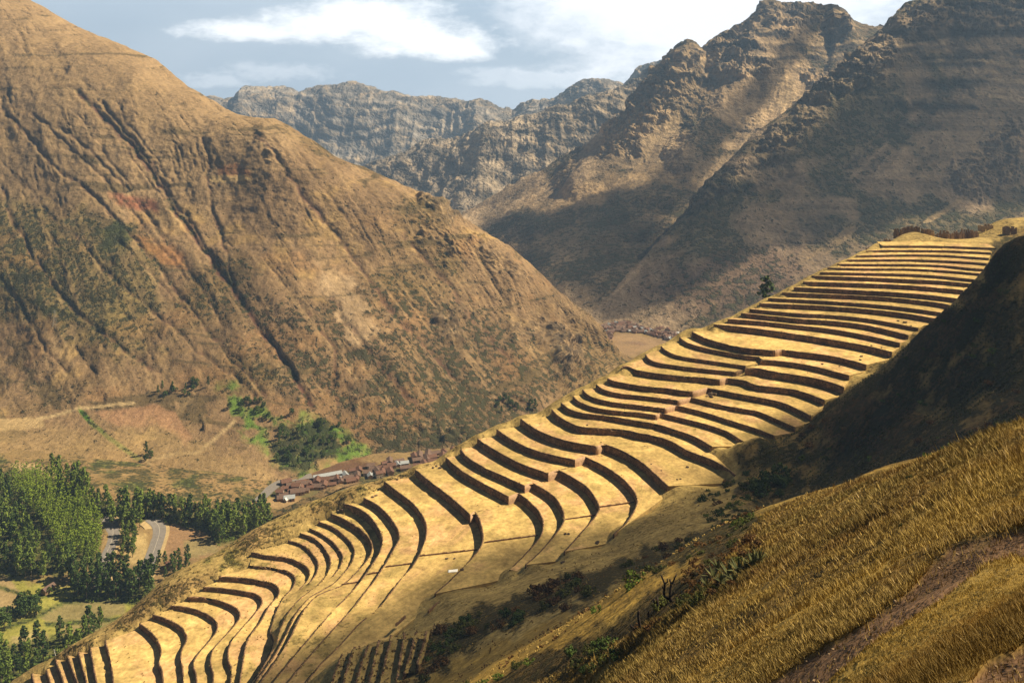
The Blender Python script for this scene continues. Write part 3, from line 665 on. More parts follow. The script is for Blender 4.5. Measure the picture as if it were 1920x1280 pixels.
w('16', 8.5, (1364,598),(1430,603),(1500,610.5),(1560,617.5),(1625,629),(1687,643))
w('17', 12, (1338,608),(1400,614),(1500,627.5),(1560,637),(1625,648.5),(1672,660))
w('18', 11, (1297,622),(1322,634),(1360,645),(1397,652.5),(1430,655.5),(1456,657),(1462,656),(1500,660),(1562,668),(1600,677),(1624,684))
w('19L', 9, (1274,632),(1284,640),(1297,645.5),(1322,652.5),(1360,660),(1397,666.5),(1432,670))
w('19R', 8.5, (1425,675),(1441,675.3),(1470,678),(1500,682),(1535,689),(1562,696),(1592,704))
w('20L', 7.5, (1239,649),(1246,655.5),(1265,665),(1284,669.5),(1327,676),(1377,683),(1398,686))
w('20R', 13, (1397,690.3),(1422,690.6),(1442,695),(1505,705),(1536,711),(1567,720),(1582,726))
w('21L', 8.5, (1210,664),(1215,672),(1230,679),(1265,685),(1327,692.5),(1379,697.5),(1396,692))
w('22', 12, (1166,687),(1174,687),(1196,694),(1252,702.5),(1315,707.8),(1352,711),(1361,708.5),(1380,711),(1402,715.5),(1407,718.5),(1467,727.5),(1492,731),(1527,742.5),(1545,750))
w('23', 11, (1139,709),(1147,713),(1175,719),(1202,723.5),(1250,728),(1301,733.5),(1326,727),(1380,737.5),(1442,749),(1467,755),(1505,772),(1520,780))
w('24', 9, (1117,720),(1129,729),(1160,737.5),(1200,742),(1240,746.5),(1273,751),(1295,745),(1355,759.5),(1405,768.7),(1417,770.5),(1462,788.7),(1490,801))
w('25', 9, (1092,730),(1098,737),(1110,744),(1141,752.5),(1200,760),(1249,766),(1267,760),(1317,772),(1367,787.5),(1420,804.5),(1440,812),(1452,817))
w('26', 9, (1074,742.5),(1079,748),(1091,755.5),(1122,765.5),(1200,774),(1231,778.3),(1238,774.5),(1280,784.5),(1330,797.5),(1367,811),(1392,827))
w('27', 11, (1052,755),(1066,766),(1091,774),(1135,779),(1200,790),(1230,795),(1267,806),(1305,820),(1334,837))
w('28', 14, (1034,767.5),(1047,780),(1064,790),(1085,799),(1122,802.5),(1172,806),(1200,812.5),(1217,815),(1255,826),(1292,846),(1330,860),(1361,877),(1378,890))
w('29', 16, (976,785),(988,794),(1007,806),(1057,825),(1120,837),(1132,832),(1163,843.7),(1195,861),(1220,881),(1252,911))
w('30', 14, (931,805),(957,822.5),(995,841),(1035,853),(1078,862),(1097,856),(1120,867),(1151,885),(1176,906),(1190,924),(1194,940),(1190,955),(1172,981),(1150,1001))
w('31', 15, (895,822.5),(912,834),(932,846),(976,869),(1028,887.5),(1047,880.5),(1070,893),(1101,914),(1117,936),(1123,952),(1117,966),(1098,988),(1080,1009),(1058,1033))
w('32', 13, (863.5,842),(870,851),(882,861),(905,875),(945,893),(984,911),(998,905),(1011,912.5),(1036,928.7),(1048,943),(1056,960),(1057,975),(1048,992),(1030,1014),(1005,1041),(985,1058))
w('33', 15, (836,857.5),(850,870),(870,885.5),(907,907),(954,931),(972,924.5),(992,940),(1011,961),(1018,980),(1017,995),(1010,1009),(983,1040),(955,1067))
w('34', 17, (778,879.5),(800,898),(836,925),(862,947),(882,966),(890,959),(897,970),(902,985),(905,1003),(904,1016),(897,1031),(882,1048),(865,1066),(842,1089),(815,1112))
w('35', 14, (720,902.5),(750,925),(773,943),(790,964),(799,985),(797,1009),(784,1042),(772,1062.5),(757,1078),(708,1140),(672,1170),(640,1205),(605,1240),(570,1282))
w('36', 12, (682,933.5),(700,942),(716,954),(733,973),(745,992.5),(748,1008),(740,1025),(714,1069),(662,1137.5),(630,1173),(600,1206),(557,1256),(535,1283))
w('37', 17, (644,944),(665,950),(687,962.5),(709,990),(716.5,1012),(713,1030),(697,1058),(673,1092),(648,1120),(625,1143),(592,1181),(550,1230),(508,1282))
w('38', 12, (620,962.5),(646,973.7),(678,994),(694,1013),(697,1030),(691,1044),(672,1068),(640,1097),(612,1108),(588,1121),(566,1149),(542,1198),(523,1228),(485,1282))
w('39', 12, (597,977.5),(627,990),(646,1005),(662,1024),(664,1036),(656,1059),(642,1076), cont=[(626,1092),(604,1106),(580,1120),(556,1148),(535,1190),(514,1228),(476,1282)])
w('40', 11, (580,989.5),(603,1001),(625,1017.5),(638,1034),(642,1044),(638,1060),(624,1079.5))
w('41', 13, (562,999),(590,1010),(612,1033.5),(619,1055),(611,1078),(597,1094), cont=[(580,1108),(558,1126),(538,1152),(523,1186),(519,1203),(503,1232),(474,1282)])
w('42', 11, (540,1012.5),(569,1022.5),(587,1040),(596,1057.5),(592,1075),(578,1094))
w('43', 15, (471,1035),(502,1041),(546,1047.5),(571,1060),(580,1073),(575,1088),(560,1105))
w('44', 11, (468,1060),(515,1065),(550,1078),(553,1087),(548,1101),(532,1118), cont=[(520,1140),(513,1160),(507,1185),(512,1198),(506,1222),(490,1251),(468,1282)])
w('45', 10, (410,1081),(446,1082.5),(490,1088.7),(515,1096),(523,1108),(518,1120),(507,1131), cont=[(487,1166),(468,1192),(460,1210),(456,1235),(448,1283)])
w('46', 9, (381,1100),(415,1102.5),(458,1108.7),(484,1116),(491,1127),(480,1146), cont=[(450,1180),(431,1207),(427,1235),(433,1253),(431,1283)])
w('47', 9.5, (350,1118.5),(390,1121),(428,1132.5),(447,1145),(449,1156),(435,1176), cont=[(414,1199),(398,1218),(394,1240),(399,1262),(399,1283)])
w('48', 9.5, (320,1134.5),(352,1138.7),(390,1152.5),(406,1168),(406,1180),(394,1198), cont=[(373,1222),(362,1242),(366,1262),(369,1283)])
w('49', 10.5, (286,1152),(308,1158.7),(337,1173.7),(348,1188),(349,1200),(341,1216), cont=[(338,1235),(342,1255),(343,1283)])
w('50', 12, (261,1168.5),(282,1185),(297,1203.7),(301,1220),(300,1231),(297,1242), cont=[(303,1258),(306,1283)])
w('51', 15, (197,1200),(205,1232.5),(210,1263),(212,1283))
w('52', 13, (168.5,1213.5),(174,1245),(181,1283))
w('53', 12, (146,1221.5),(154,1250),(163,1283))
w('54', 13, (125,1228),(135,1254),(146,1283))
w('55', 13, (103.7,1236),(112,1260),(120,1283))
w('56', 11, (86,1255),(95,1283))
w('57', 10, (59,1262),(64,1283))
DL = {'1': 130.0}
chain = ['1','2','3','4','5','6','7','8','9','10','11','12','13','14','15','16','17','18','19L','20L','21L','22','23','24','25','26','27','28','29','30','31','32','33','34','35','36','37','38','39','40','41','42','43','44','45','46','47','48','49','50','51','52','53','54','55','56','57']
def s_ref(k): return W[k]['pts'][min(2, len(W[k]['pts']) - 1)][1] - CY
low = {}
d = 126.5
for i, k in enumerate(chain):
    DL[k] = d
    th = (0.98 if len(k) == 1 or k in ('10','11','12','13','14','15','16','17','18') else 0.9) * W[k]['th']
    if k in ('39','40','41','42','43','44'): th *= 0.56
    if k in ('51','52','53','54','55','56','57'): th = 11
    d2 = d * (1 + th / s_ref(k)); low[k] = d2; d = d2
DL['19R'] = DL['19L']; low['19R'] = DL['19R'] * (1 + 0.86 * 11 / 560)
DL['20R'] = low['19R']; low['20R'] = low['21L']
low['19L'] = DL['20L']
print('DL', {k: round(v) for k, v in DL.items()})
UPPER = {chain[i + 1]: chain[i] for i in range(len(chain) - 1)}     # tread below wall UPPER[k] ends at the top of wall k

def resample(p, n, curve=True):
    p = np.asarray(p, float); s = np.concatenate([[0], np.cumsum(np.linalg.norm(np.diff(p, axis=0), axis=1))])
    t = np.linspace(0, s[-1], n)
    return np.stack([np.interp(t, s, p[:, i]) for i in range(p.shape[1])], 1)
def smooth_line(pts, n_per=6, corner=()):
    """Catmull-Rom through photo points, kept straight at sharp jogs"""
    p = np.asarray(pts, float); out = []
    seg = [np.linalg.norm(p[i + 1] - p[i]) for i in range(len(p) - 1)]
    def ang(i):
        a = p[i] - p[i - 1]; b = p[i + 1] - p[i]
        return math.acos(max(-1, min(1, float(a @ b) / (np.linalg.norm(a) * np.linalg.norm(b) + 1e-9))))
    T = []
    for i in range(len(p)):
        if i == 0: T.append(p[1] - p[0])
        elif i == len(p) - 1: T.append(p[-1] - p[-2])
        elif ang(i) > R(22) and min(seg[i - 1], seg[i]) < 26 and (p[i + 1][1] - p[i][1] < -1 or p[i][1] - p[i - 1][1] < -1) and p[i + 1][0] > p[i - 1][0]: T.append(None)
        else:
            T.append(((p[i] - p[i - 1]) / seg[i - 1] + (p[i + 1] - p[i]) / seg[i]) * 0.5)
    for i in range(len(p) - 1):
        h = seg[i]; m0 = T[i]; m1 = T[i + 1]
        u = (p[i + 1] - p[i]) / h
        m0 = u if m0 is None else m0 / max(1e-9, np.linalg.norm(m0)); m1 = u if m1 is None else m1 / max(1e-9, np.linalg.norm(m1))
        n = max(2, int(h / 3.0))
        for j in range(n):
            s = j / n
            out.append((2*s**3-3*s**2+1) * p[i] + (s**3-2*s**2+s) * h * m0 + (-2*s**3+3*s**2) * p[i+1] + (s**3-s**2) * h * m1)
    out.append(p[-1]); return np.array(out)
def out_normals(q):
    """horizontal normals of a line (x,y), pointing to the downhill side (right of left-to-right walking)"""
    t = np.gradient(q, axis=0); t /= np.linalg.norm(t, axis=1, keepdims=True) + 1e-9
    return np.stack([t[:, 1], -t[:, 0]], 1)
TOP = {}; BASE = {}; TAIL = {}
for k, dct in W.items():
    pts = dct['pts'] + dct['cont']
    q = smooth_line(pts)
    dl = DL[k]
    D = dl * F / (q[:, 1] - CY)
    xy = np.stack([(q[:, 0] - CX) / F * D, D], 1)
    if pts[-1][1] > 1275:                            # carry on out of the picture
        e = xy[-1] - xy[-4]; e /= np.linalg.norm(e)
        xy = np.concatenate([xy, xy[-1] + e * np.linspace(2, 26, 8)[:, None]])
    n_main = len(smooth_line(dct['pts']))
    h = low[k] - dl
    wob = fbm(xy[:, 0] / 3.5, xy[:, 1] / 3.5, seed=sum(map(ord, k)), oct=3) * 0.14
    nn = out_normals(xy)
    for _ in range(3):
        nn[1:-1] = (nn[:-2] + 2 * nn[1:-1] + nn[2:]) / 4
    nn /= np.linalg.norm(nn, axis=1, keepdims=True)
    xy = xy + nn * wob[:, None]
    TOP[k] = (xy, CAMZ - dl); BASE[k] = (xy + nn * 0.10 * h, CAMZ - low[k]); TAIL[k] = n_main
    dct['n'] = nn

m_wall = None
def wall_material():
    m, t, b = new_mat('dry_stone')
    g = N(t, 'ShaderNodeNewGeometry'); pos = g.outputs['Position']
    mp = N(t, 'ShaderNodeMapping'); mp.inputs['Scale'].default_value = (1, 1, 1.7); L(t, pos, mp.inputs[0])
    v = N(t, 'ShaderNodeTexVoronoi', feature='F1'); v.inputs['Scale'].default_value = 1.6; L(t, mp.outputs[0], v.inputs['Vector'])
    v2 = N(t, 'ShaderNodeTexVoronoi', feature='DISTANCE_TO_EDGE'); v2.inputs['Scale'].default_value = 1.6; L(t, mp.outputs[0], v2.inputs['Vector'])
    base = ramp(t, v.outputs['Color'], [(0.1, (0.12, 0.072, 0.044)), (0.5, (0.20, 0.125, 0.075)), (0.9, (0.32, 0.205, 0.125))])
    big = ramp(t, noise(t, pos, 0.3, 6, 0.75), [(0.35, (0.5, 0.52, 0.45)), (0.52, (1, 1, 1)), (0.66, (1.8, 1.65, 1.5))])
    c = mixcol(t, 1.0, base, big, 'MULTIPLY')
    moss = ramp(t, noise(t, pos, 0.35, 4, 0.7), [(0.55, (0, 0, 0)), (0.68, (1, 1, 1))])
    c = mixcol(t, math_node(t, 'MULTIPLY', moss, 0.5), c, (0.075, 0.07, 0.025, 1))
    e = ramp(t, v2.outputs['Distance'], [(0.0, (0.35,) * 3), (0.08, (1, 1, 1))])
    c = mixcol(t, 1.0, c, e, 'MULTIPLY')
    L(t, c, b.inputs['Base Color'])
    bp = N(t, 'ShaderNodeBump'); bp.inputs['Strength'].default_value = 0.8; bp.inputs['Distance'].default_value = 0.25
    L(t, v2.outputs['Distance'], bp.inputs['Height']); L(t, bp.outputs[0], b.inputs['Normal'])
    return m
m_wall = wall_material()
m_sunlit_face = flat_mat('sunlit_wall_stone', (0.46, 0.30, 0.19), 0.95, 0.3, 1.2)  # wall stone again, lightened to paint the sun onto the jog faces
m_tread = terrain_mat('straw_ground', fine=0.55, mid=0.09, contrast=0.32, shr_scale=0.55, bump=0.35, bdist=0.3, pale=(0.66, 0.49, 0.21), pale_amt=0.35, shrub=(0.13, 0.10, 0.035))

ORD = ['first', 'second', 'third', 'fourth', 'fifth', 'sixth', 'seventh', 'eighth', 'ninth', 'tenth', 'eleventh', 'twelfth', 'thirteenth', 'fourteenth', 'fifteenth', 'sixteenth', 'seventeenth']
LAB = {}
for i in range(1, 18): LAB[str(i)] = f'{ORD[i-1]} dark stone terrace wall down from the ruins on the hilltop'
LAB['17'] = 'dark stone wall along the back of the widest upper terrace'
LAB['18'] = 'dark stone wall holding up the widest upper terrace'
LAB['19L'] = 'first terrace wall below the widest upper terrace, its left half'
LAB['19R'] = 'first terrace wall below the widest upper terrace, its right half'
LAB['20L'] = 'second terrace wall below the widest upper terrace, its left half'
LAB['20R'] = 'second terrace wall below the widest upper terrace, its taller right half'
LAB['21L'] = 'third curved wall below the widest upper terrace, ending at a sunlit corner'
LAB['22'] = 'tall curved terrace wall just above the one with the collapsed boulders'
LAB['23'] = 'terrace wall with collapsed boulders beside its sunlit corner'
LAB['24'] = 'first terrace wall below the collapsed boulders, with a sunlit corner'
LAB['25'] = 'second terrace wall below the collapsed boulders, with a sunlit corner'
LAB['26'] = 'third terrace wall below the collapsed boulders, cut by a narrow pale gap'
LAB['27'] = 'fourth terrace wall below the collapsed boulders, unbroken and ending in a round tip'
LAB['28'] = 'long wavy overgrown terrace wall above the broad middle field'
LAB['29'] = 'terrace wall under the broad middle field, broken by a pale stepped corner'
LAB['30'] = 'second wall below the broad middle field, bending back towards the valley'
LAB['31'] = 'third wall below the broad middle field, bending back towards the valley'
LAB['32'] = 'fourth wall below the broad middle field, with a notch near its left end'
LAB['33'] = 'terrace wall along the back of the broadest bowl terrace'
LAB['34'] = 'tall terrace wall with a pointed inner corner, above the white sheet'
for i, k in enumerate(['35', '36', '37', '38', '39', '40', '41', '42', '43', '44']):
    LAB[k] = f'{ORD[i]} hooked terrace wall downhill from the wall with the pointed inner corner'
LAB['43'] = 'thick crumbling hooked wall above the broken overgrown one'
LAB['44'] = 'broken overgrown hooked wall with gaps full of weeds'
for i, k in enumerate(['45', '46', '47', '48', '49', '50']):
    LAB[k] = f'{ORD[i]} hooked terrace wall downhill from the broken overgrown wall'
LAB['51'] = 'short straight wall on the valley side of the large lowest field'
for i, k in enumerate(['52', '53', '54', '55', '56', '57']):
    LAB[k] = f'{ORD[i]} short wall valleyward of the one bounding the large lowest field'

straw = np.array((0.52, 0.365, 0.142)); straw2 = np.array((0.52, 0.325, 0.16)); dull = np.array((0.33, 0.25, 0.09))
def tread_col(V, rough=0.0):
    px, py = proj(V)
    x, y = V[..., 0], V[..., 1]
    n = fbm(x / 14, y / 14, seed=131, oct=5); n2 = fbm(x / 5, y / 5, seed=132, oct=4)
    c = straw * (1 + 0.12 * n[..., None]) * np.ones(V.shape)
    c = c + (straw2 - c) * smooth01(n, 0.0, 0.35)[..., None] * 0.9
    c = c * (1 + 0.16 * np.sign(fbm(x / 40, y / 40, seed=133)) * smooth01(np.abs(fbm(x / 25, y / 25, seed=134)), .0, .3))[..., None]
    c = c + (dull - c) * (smooth01(n2, 0.05, 0.4) * (0.55 + 0.4 * rough))[..., None]
    n3 = fbm(x / 2.2, y / 2.2, seed=135, oct=3)
    c = c * (1 + 0.16 * n3)[..., None]
    a = 0.1 + 0.35 * smooth01(n2, 0.2, 0.6) + rough * 0.45
    near = smooth01(polydist(px, py, [(1200, 1000), (1000, 1090), (850, 1150), (600, 1230), (450, 1300)]), 90, 20)
    a = a + 0.25 * near
    return np.concatenate([c, a[..., None]], -1)
ROUGH = {'39': .5, '40': .7, '41': .7, '42': .8, '43': .9, '44': .9, '45': .5, '38': .5, '37': .4, '36': .3}

TREAD_POLYS = []; TREAD_ENDS = []
def build_wall(k):
    xy, zt = TOP[k]; bxy, zb = BASE[k]; nn = W[k]['n']
    n = len(xy); h = zt - zb; th = 0.5
    jag = (0.10 + 0.25 * ROUGH.get(k, 0) * 1.6) * fbm(xy[:, 0] / 1.5, xy[:, 1] / 1.5, seed=77, oct=3)
    jag = jag - 0.9 * smooth01(fbm(xy[:, 0] / 5, xy[:, 1] / 5, seed=7 + sum(map(ord, k)), oct=3), 0.42, 0.6)
    if k in ('43', '44', '41', '40'):
        jag = jag - 1.3 * smooth01(fbm(xy[:, 0] / 6, xy[:, 1] / 6, seed=sum(map(ord, k))), 0.25, 0.45)
    lv = [0, 0.25, 0.5, 0.75, 1.0]; rows = []
    for t in lv:
        off = (1 - t) * 0.10 * h + 0.10 * fbm(xy[:, 0] / 1.3, xy[:, 1] / 1.3, np.full(n, t * 3.0), seed=55, oct=2)
        p = xy + nn * (off + 0.10)[:, None]
        z = zb - 0.5 + (zt + 0.12 + jag - zb + 0.5) * t
        rows.append(np.stack([p[:, 0], p[:, 1], z], 1))
    p = xy - nn * th; rows.append(np.stack([p[:, 0], p[:, 1], zt + 0.10 + jag * 0.8], 1))
    rows.append(np.stack([p[:, 0], p[:, 1], np.full(n, zb - 0.5)], 1))
    V = np.stack(rows, 1)                            # (n,7,3)
    Fs = list(grid_faces(n, 7)); r = 7
    V = V.reshape(-1, 3)
    Fs = [tuple(f) for f in Fs]
    for a in (0, (n - 1) * r):
        for i in range(0, 3): Fs.append((a + i, a + i + 1, a + 5 - i, a + 6 - i))
    o = obj_np('retaining_wall', V, np.array(Fs), m_wall)
    # paler copy of the wall face at its jogs, sunlight put into the colour
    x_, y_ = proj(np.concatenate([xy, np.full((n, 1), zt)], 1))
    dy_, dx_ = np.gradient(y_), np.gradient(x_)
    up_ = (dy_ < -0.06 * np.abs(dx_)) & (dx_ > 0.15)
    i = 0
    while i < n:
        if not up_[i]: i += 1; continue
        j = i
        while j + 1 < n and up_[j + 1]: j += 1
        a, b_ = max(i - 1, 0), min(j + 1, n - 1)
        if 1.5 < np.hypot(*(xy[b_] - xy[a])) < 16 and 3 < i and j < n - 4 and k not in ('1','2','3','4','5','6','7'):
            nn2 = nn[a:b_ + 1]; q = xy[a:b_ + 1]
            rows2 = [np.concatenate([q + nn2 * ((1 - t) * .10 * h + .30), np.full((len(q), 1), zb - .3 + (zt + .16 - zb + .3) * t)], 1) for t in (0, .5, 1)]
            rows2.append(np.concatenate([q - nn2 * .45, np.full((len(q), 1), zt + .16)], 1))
            S2 = np.stack(rows2, 1); obj_np('sunlit_corner_face', S2.reshape(-1, 3), grid_faces(len(q), 4), m_sunlit_face, parent=o)
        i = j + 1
    return tag(o, LAB[k], 'terrace wall', 'stone retaining walls of the terraced hillside', 'thing')
for k in W: build_wall(k)

def ruled(a, b, nseg, na=None):
    n = max(12, int(max(np.linalg.norm(np.diff(a, axis=0), axis=1).sum(), np.linalg.norm(np.diff(b, axis=0), axis=1).sum()) / 1.6))
    A_, B_ = resample(a, n), resample(b, n)
    t = np.linspace(0, 1, nseg)
    return A_[:, None, :] * (1 - t)[None, :, None] + B_[:, None, :] * t[None, :, None]
TV, TF, TC, nb_ = [], [], [], 0
def add_tread(front, back, z, skirt=2.5, rough=0.0, nseg=9, ends='lr'):
    """front = top edge of the wall below, back = foot of the wall above (xy lines); level ground between them"""
    global nb_
    g = ruled(front, back, nseg)
    TREAD_POLYS.append((g, z)); TREAD_ENDS.append(ends)
    zz = np.full(g.shape[:2], z) + 0.05 * fbm(g[..., 0] / 3, g[..., 1] / 3, seed=8, oct=3)
    zz[:, -2] += 0.10; zz[:, -1] += 0.30                      # soil banked against the wall foot
    V = np.concatenate([g, zz[..., None]], 2)
    c = tread_col(V, rough)
    nu, nv = V.shape[:2]
    TV.append(V.reshape(-1, 3)); TC.append(c.reshape(-1, 4)); TF.append(grid_faces(nu, nv)[:, ::-1] + nb_); nb_ += nu * nv
    for e in (V[0], V[-1]):                                    # earth skirts at both ends
        lo = e.copy(); lo[:, 2] -= skirt
        S = np.stack([e, lo], 1); TV.append(S.reshape(-1, 3)); TC.append(np.tile([0.36, 0.26, 0.11, 0.4], (len(S) * 2, 1)))
        TF.append(grid_faces(len(S), 2) + nb_); nb_ += len(S) * 2
def seg(line, i0=0.0, i1=1.0):
    n = len(line); return line[int(round(i0 * (n - 1))):int(round(i1 * (n - 1))) + 1]
def cut_near(line, z, px, py, first=True):
    V = np.concatenate([line, np.full((len(line), 1), z)], 1); x, y = proj(V)
    i = int(np.argmin((x - px)**2 + (y - py)**2))
    return line[:i + 1] if first else line[i:]
def inset(k, back=True): return BASE[k][0] - W[k]['n'] * 0.35 if back else TOP[k][0] - W[k]['n'] * 0.25
def tread(below, above, bl=None, ab=None):
    a = inset(below, False) if bl is None else bl
    b = inset(above) if ab is None else ab
    add_tread(a, b, TOP[below][1], rough=ROUGH.get(below, 0.0), ends={'20L': 'l', '21L': 'l', '20R': 'r'}.get(below, 'lr'))
for k in chain[1:]:
    up = UPPER[k]
    if k in ('19L', '20L', '21L', '22', '39', '40', '41', '42', '43', '44'): continue
    tread(k, up)
# first tread under the ruins
x1 = inset('1', False); add_tread(x1, x1 + np.array([1.0, 13.0]), TOP['1'][1])
z_ = TOP['19L'][1]
f19 = np.concatenate([inset('19L', False)[:-3], inset('19R', False)[2:]]); add_tread(f19, inset('18'), z_)
tread('20L', '19L'); tread('20R', '19R'); tread('21L', '20L')
f22 = inset('22', False); b22 = np.concatenate([inset('21L')[:-2], inset('20R')[1:]]); add_tread(f22, b22, TOP['22'][1])
b38 = inset('38'); z38 = BASE['38'][1]
tread('39', '38')
tread('40', '39', ab=inset('39')[:TAIL['39']]); tread('41', '40', bl=inset('41', False)[:TAIL['41']]); tread('42', '41', ab=inset('41')[:TAIL['41']]); tread('43', '42')
tread('44', '43', bl=inset('44', False)[:TAIL['44']])
# the bank where the hooked walls run out, between the wall above and the broken wall below
def pz(line, z): return np.concatenate([line, np.full((len(line), 1), z)], 1)
for up, mids, dn in (('39', ('40',), '41'), ('41', ('42', '43'), '44')):
    A3 = pz(inset(up)[TAIL[up] - 1:], BASE[up][1])
    B3 = np.concatenate([pz(inset(m_, False)[-1:], TOP[m_][1]) for m_ in mids] + [pz(inset(dn, False)[TAIL[dn] - 1:], TOP[dn][1])], 0)
    gb = ruled(A3, B3, 10)
    gb[..., 2] += 0.25 * fbm(gb[..., 0] / 2.5, gb[..., 1] / 2.5, seed=12, oct=4) * np.array([0] + [1] * 8 + [0])
    cb = tread_col(gb, .5); cb[..., :3] *= 0.95
    TV.append(gb.reshape(-1, 3)); TC.append(cb.reshape(-1, 4)); TF.append(grid_faces(*gb.shape[:2])[:, ::-1] + nb_); nb_ += gb.shape[0] * gb.shape[1]
terr = obj_np('terrace_ground', np.concatenate(TV), np.concatenate(TF), m_tread, col=np.concatenate(TC))
struct(terr)

# ------------------------------------------------------------------ hillside: thin-plate surface through the wall feet and surveyed spots
CP = []
def cp(*a): CP.append(np.array(a, float))
for k in W:
    xy, zb = BASE[k]
    n = len(xy); m = max(3, min(9, n // 9))
    for i in np.linspace(0.12 * (n - 1), 0.86 * (n - 1), m).astype(int): cp(xy[i, 0], xy[i, 1], zb - 0.9)
for (g, z), en_ in zip(TREAD_POLYS, TREAD_ENDS):
    for e, e2, dz_, sd_ in ((g[0], g[1], 0.5, 'l'), (g[-1], g[-2], 0.15, 'r')):
        if sd_ not in en_: continue
        for j in (1, len(e) // 2, len(e) - 2):
            v = e[j] - e2[j]; v /= np.linalg.norm(v) + 1e-9
            cp(*(e[j] + v * 2.0), z - dz_)
x1 = TOP['1'][0]
for i in np.linspace(0, len(x1) - 1, 5).astype(int): cp(x1[i, 0] + 1, x1[i, 1] + 12, TOP['1'][1] - 0.6)
on = np.array([-0.45, 0.89])
for k in ['1','3','5','7','9','11','13','15','17','18','19L','20L','21L','22','23','24','25','26','27','28','29','30','31','32','33','34','35']:
    p = TOP[k][0][0]; z = TOP[k][1]
    cp(*(p + on * 4), z - 1.6); cp(*(p + on * 22), z - 16); cp(*(p + on * 80), z - 62); cp(*(p + on * 150), z - 118)
# grassy strip beyond the lower terraces: (px, py, metres below camera)
for x, y, dl in ((0, 1292, 281), (60, 1256, 279), (120, 1226, 273), (190, 1186, 268), (260, 1131, 262), (300, 1092, 259), (350, 1064, 255), (400, 1040, 250), (440, 1014, 246), (480, 990, 241), (540, 960, 235), (590, 938, 230), (640, 920, 227), (690, 905, 222)):
    p = Pd(x, y, dl); cp(*p)
    for a, dz_ in ((16, 13), (70, 58), (140, 110)): cp(p[0] + on[0] * a, p[1] + on[1] * a, p[2] - dz_)
cp(*Pd(1412, 690, DL['20R'] + .6)); cp(*Pd(1440, 689, DL['20R'] + .4)); cp(*Pd(1385, 703, DL['22'] + .6))
for x, y, dl in ((1300, 958, 190), (1345, 935, 191), (1240, 990, 188), (1150, 1045, 190), (1080, 1070, 192), (1010, 1085, 197), (950, 1112, 200), (880, 1125, 205),
                 (1335, 1008, 166), (1265, 1035, 166), (1200, 1062, 166), (1120, 1090, 168), (1050, 1122, 176), (950, 1150, 186), (850, 1182, 198), (770, 1190, 205),
                 (1260, 1065, 122), (1200, 1100, 122), (1100, 1150, 126), (1000, 1200, 134), (920, 1245, 142), (860, 1290, 150),
                 (1310, 1040, 100), (700, 1205, 207), (640, 1232, 212), (800, 1290, 190), (740, 1290, 197), (680, 1290, 203), (620, 1300, 210), (840, 1230, 192),
                 (1390, 935, 184), (1400, 905, 187)):
    cp(*Pd(x, y, dl))
for x, y, D in ((1920, 1280, 9), (1700, 1280, 14), (1500, 1280, 24), (1300, 1280, 45), (1150, 1280, 75), (1000, 1280, 125), (900, 1285, 160),
                (1920, 1150, 14), (1920, 1050, 22), (1920, 960, 32), (1920, 880, 48), (1920, 800, 72), (1925, 790, 80),
                (1800, 1200, 15), (1700, 1150, 28), (1700, 1050, 42), (1700, 950, 62), (1700, 880, 92), (1800, 838, 86),
                (1500, 1150, 48), (1500, 1050, 72), (1500, 985, 100), (1500, 932, 138), (1600, 900, 118),
                (1400, 1150, 62), (1400, 1060, 90), (1400, 1005, 125), (1410, 962, 160),
                (1300, 1160, 76), (1290, 1080, 105), (1200, 1200, 95), (1100, 1235, 115), (1350, 1030, 118),
                (2300, 790, 70), (2300, 1000, 22), (2300, 1280, 9), (2600, 700, 90),
                # dark flank: crest, face and foot
                (2250, 400, 430), (2050, 425, 420), (1960, 440, 412), (1910, 448, 410), (1868, 478, 412), (1850, 500, 415), (1800, 562, 420), (1740, 612, 430), (1650, 692, 445), (1560, 752, 455), (1460, 814, 460), (1395, 862, 450),
                (1900, 600, 372), (2100, 560, 370), (1750, 700, 388), (1600, 800, 405), (1480, 860, 415),
                (1920, 805, 300), (2100, 790, 290), (1700, 882, 330), (1500, 937, 365), (1430, 945, 385)):
    cp(*P(x, y, D))
for x, D, dl in ((1920, 180, 94), (1920, 240, 112), (1700, 200, 108), (1500, 250, 138), (1400, 260, 146), (2300, 180, 95), (1905, 520, 142), (1800, 500, 150), (2100, 540, 140), (2300, 560, 150)):
    cp((x - CX) / F * D, D, CAMZ - dl)
# ridge top with the ruins and the knoll behind them
for x, y, D in ((1680, 447, 672), (1760, 446, 672), (1840, 446, 675), (1900, 443, 680), (1700, 441, 690), (1840, 436, 700), (1870, 414, 715), (1920, 410, 720), (2000, 400, 740)):
    cp(*P(x, y, D))
for x, y, D, dz_ in ((1680, 445, 700, 12), (1760, 445, 705, 10), (1840, 425, 745, 14), (1920, 412, 760, 18), (1700, 445, 760, 45), (1850, 430, 820, 50), (2000, 405, 840, 50), (1700, 445, 850, 100), (1950, 420, 950, 110)):
    p = P(x, y, D); cp(p[0], p[1], p[2] - dz_)
cp(0, 3, CAMZ - 3.2); cp(2.6, 5, CAMZ - 3.8); cp(0, 12, CAMZ - 14); cp(0, 25, CAMZ - 28); cp(-3, 60, CAMZ - 54); cp(-4, 100, CAMZ - 82); cp(-25, 12, CAMZ - 30); cp(12, 0.5, CAMZ - 0.8); cp(-60, 30, CAMZ - 70); cp(-80, 90, CAMZ - 120); cp(-60, 60, CAMZ - 92); cp(-30, 150, CAMZ - 118); cp(-120, 200, CAMZ - 200); cp(30, 3, CAMZ + 4); cp(-230, 280, CAMZ - 290); cp(-260, 200, CAMZ - 270)
CP = np.array(CP)
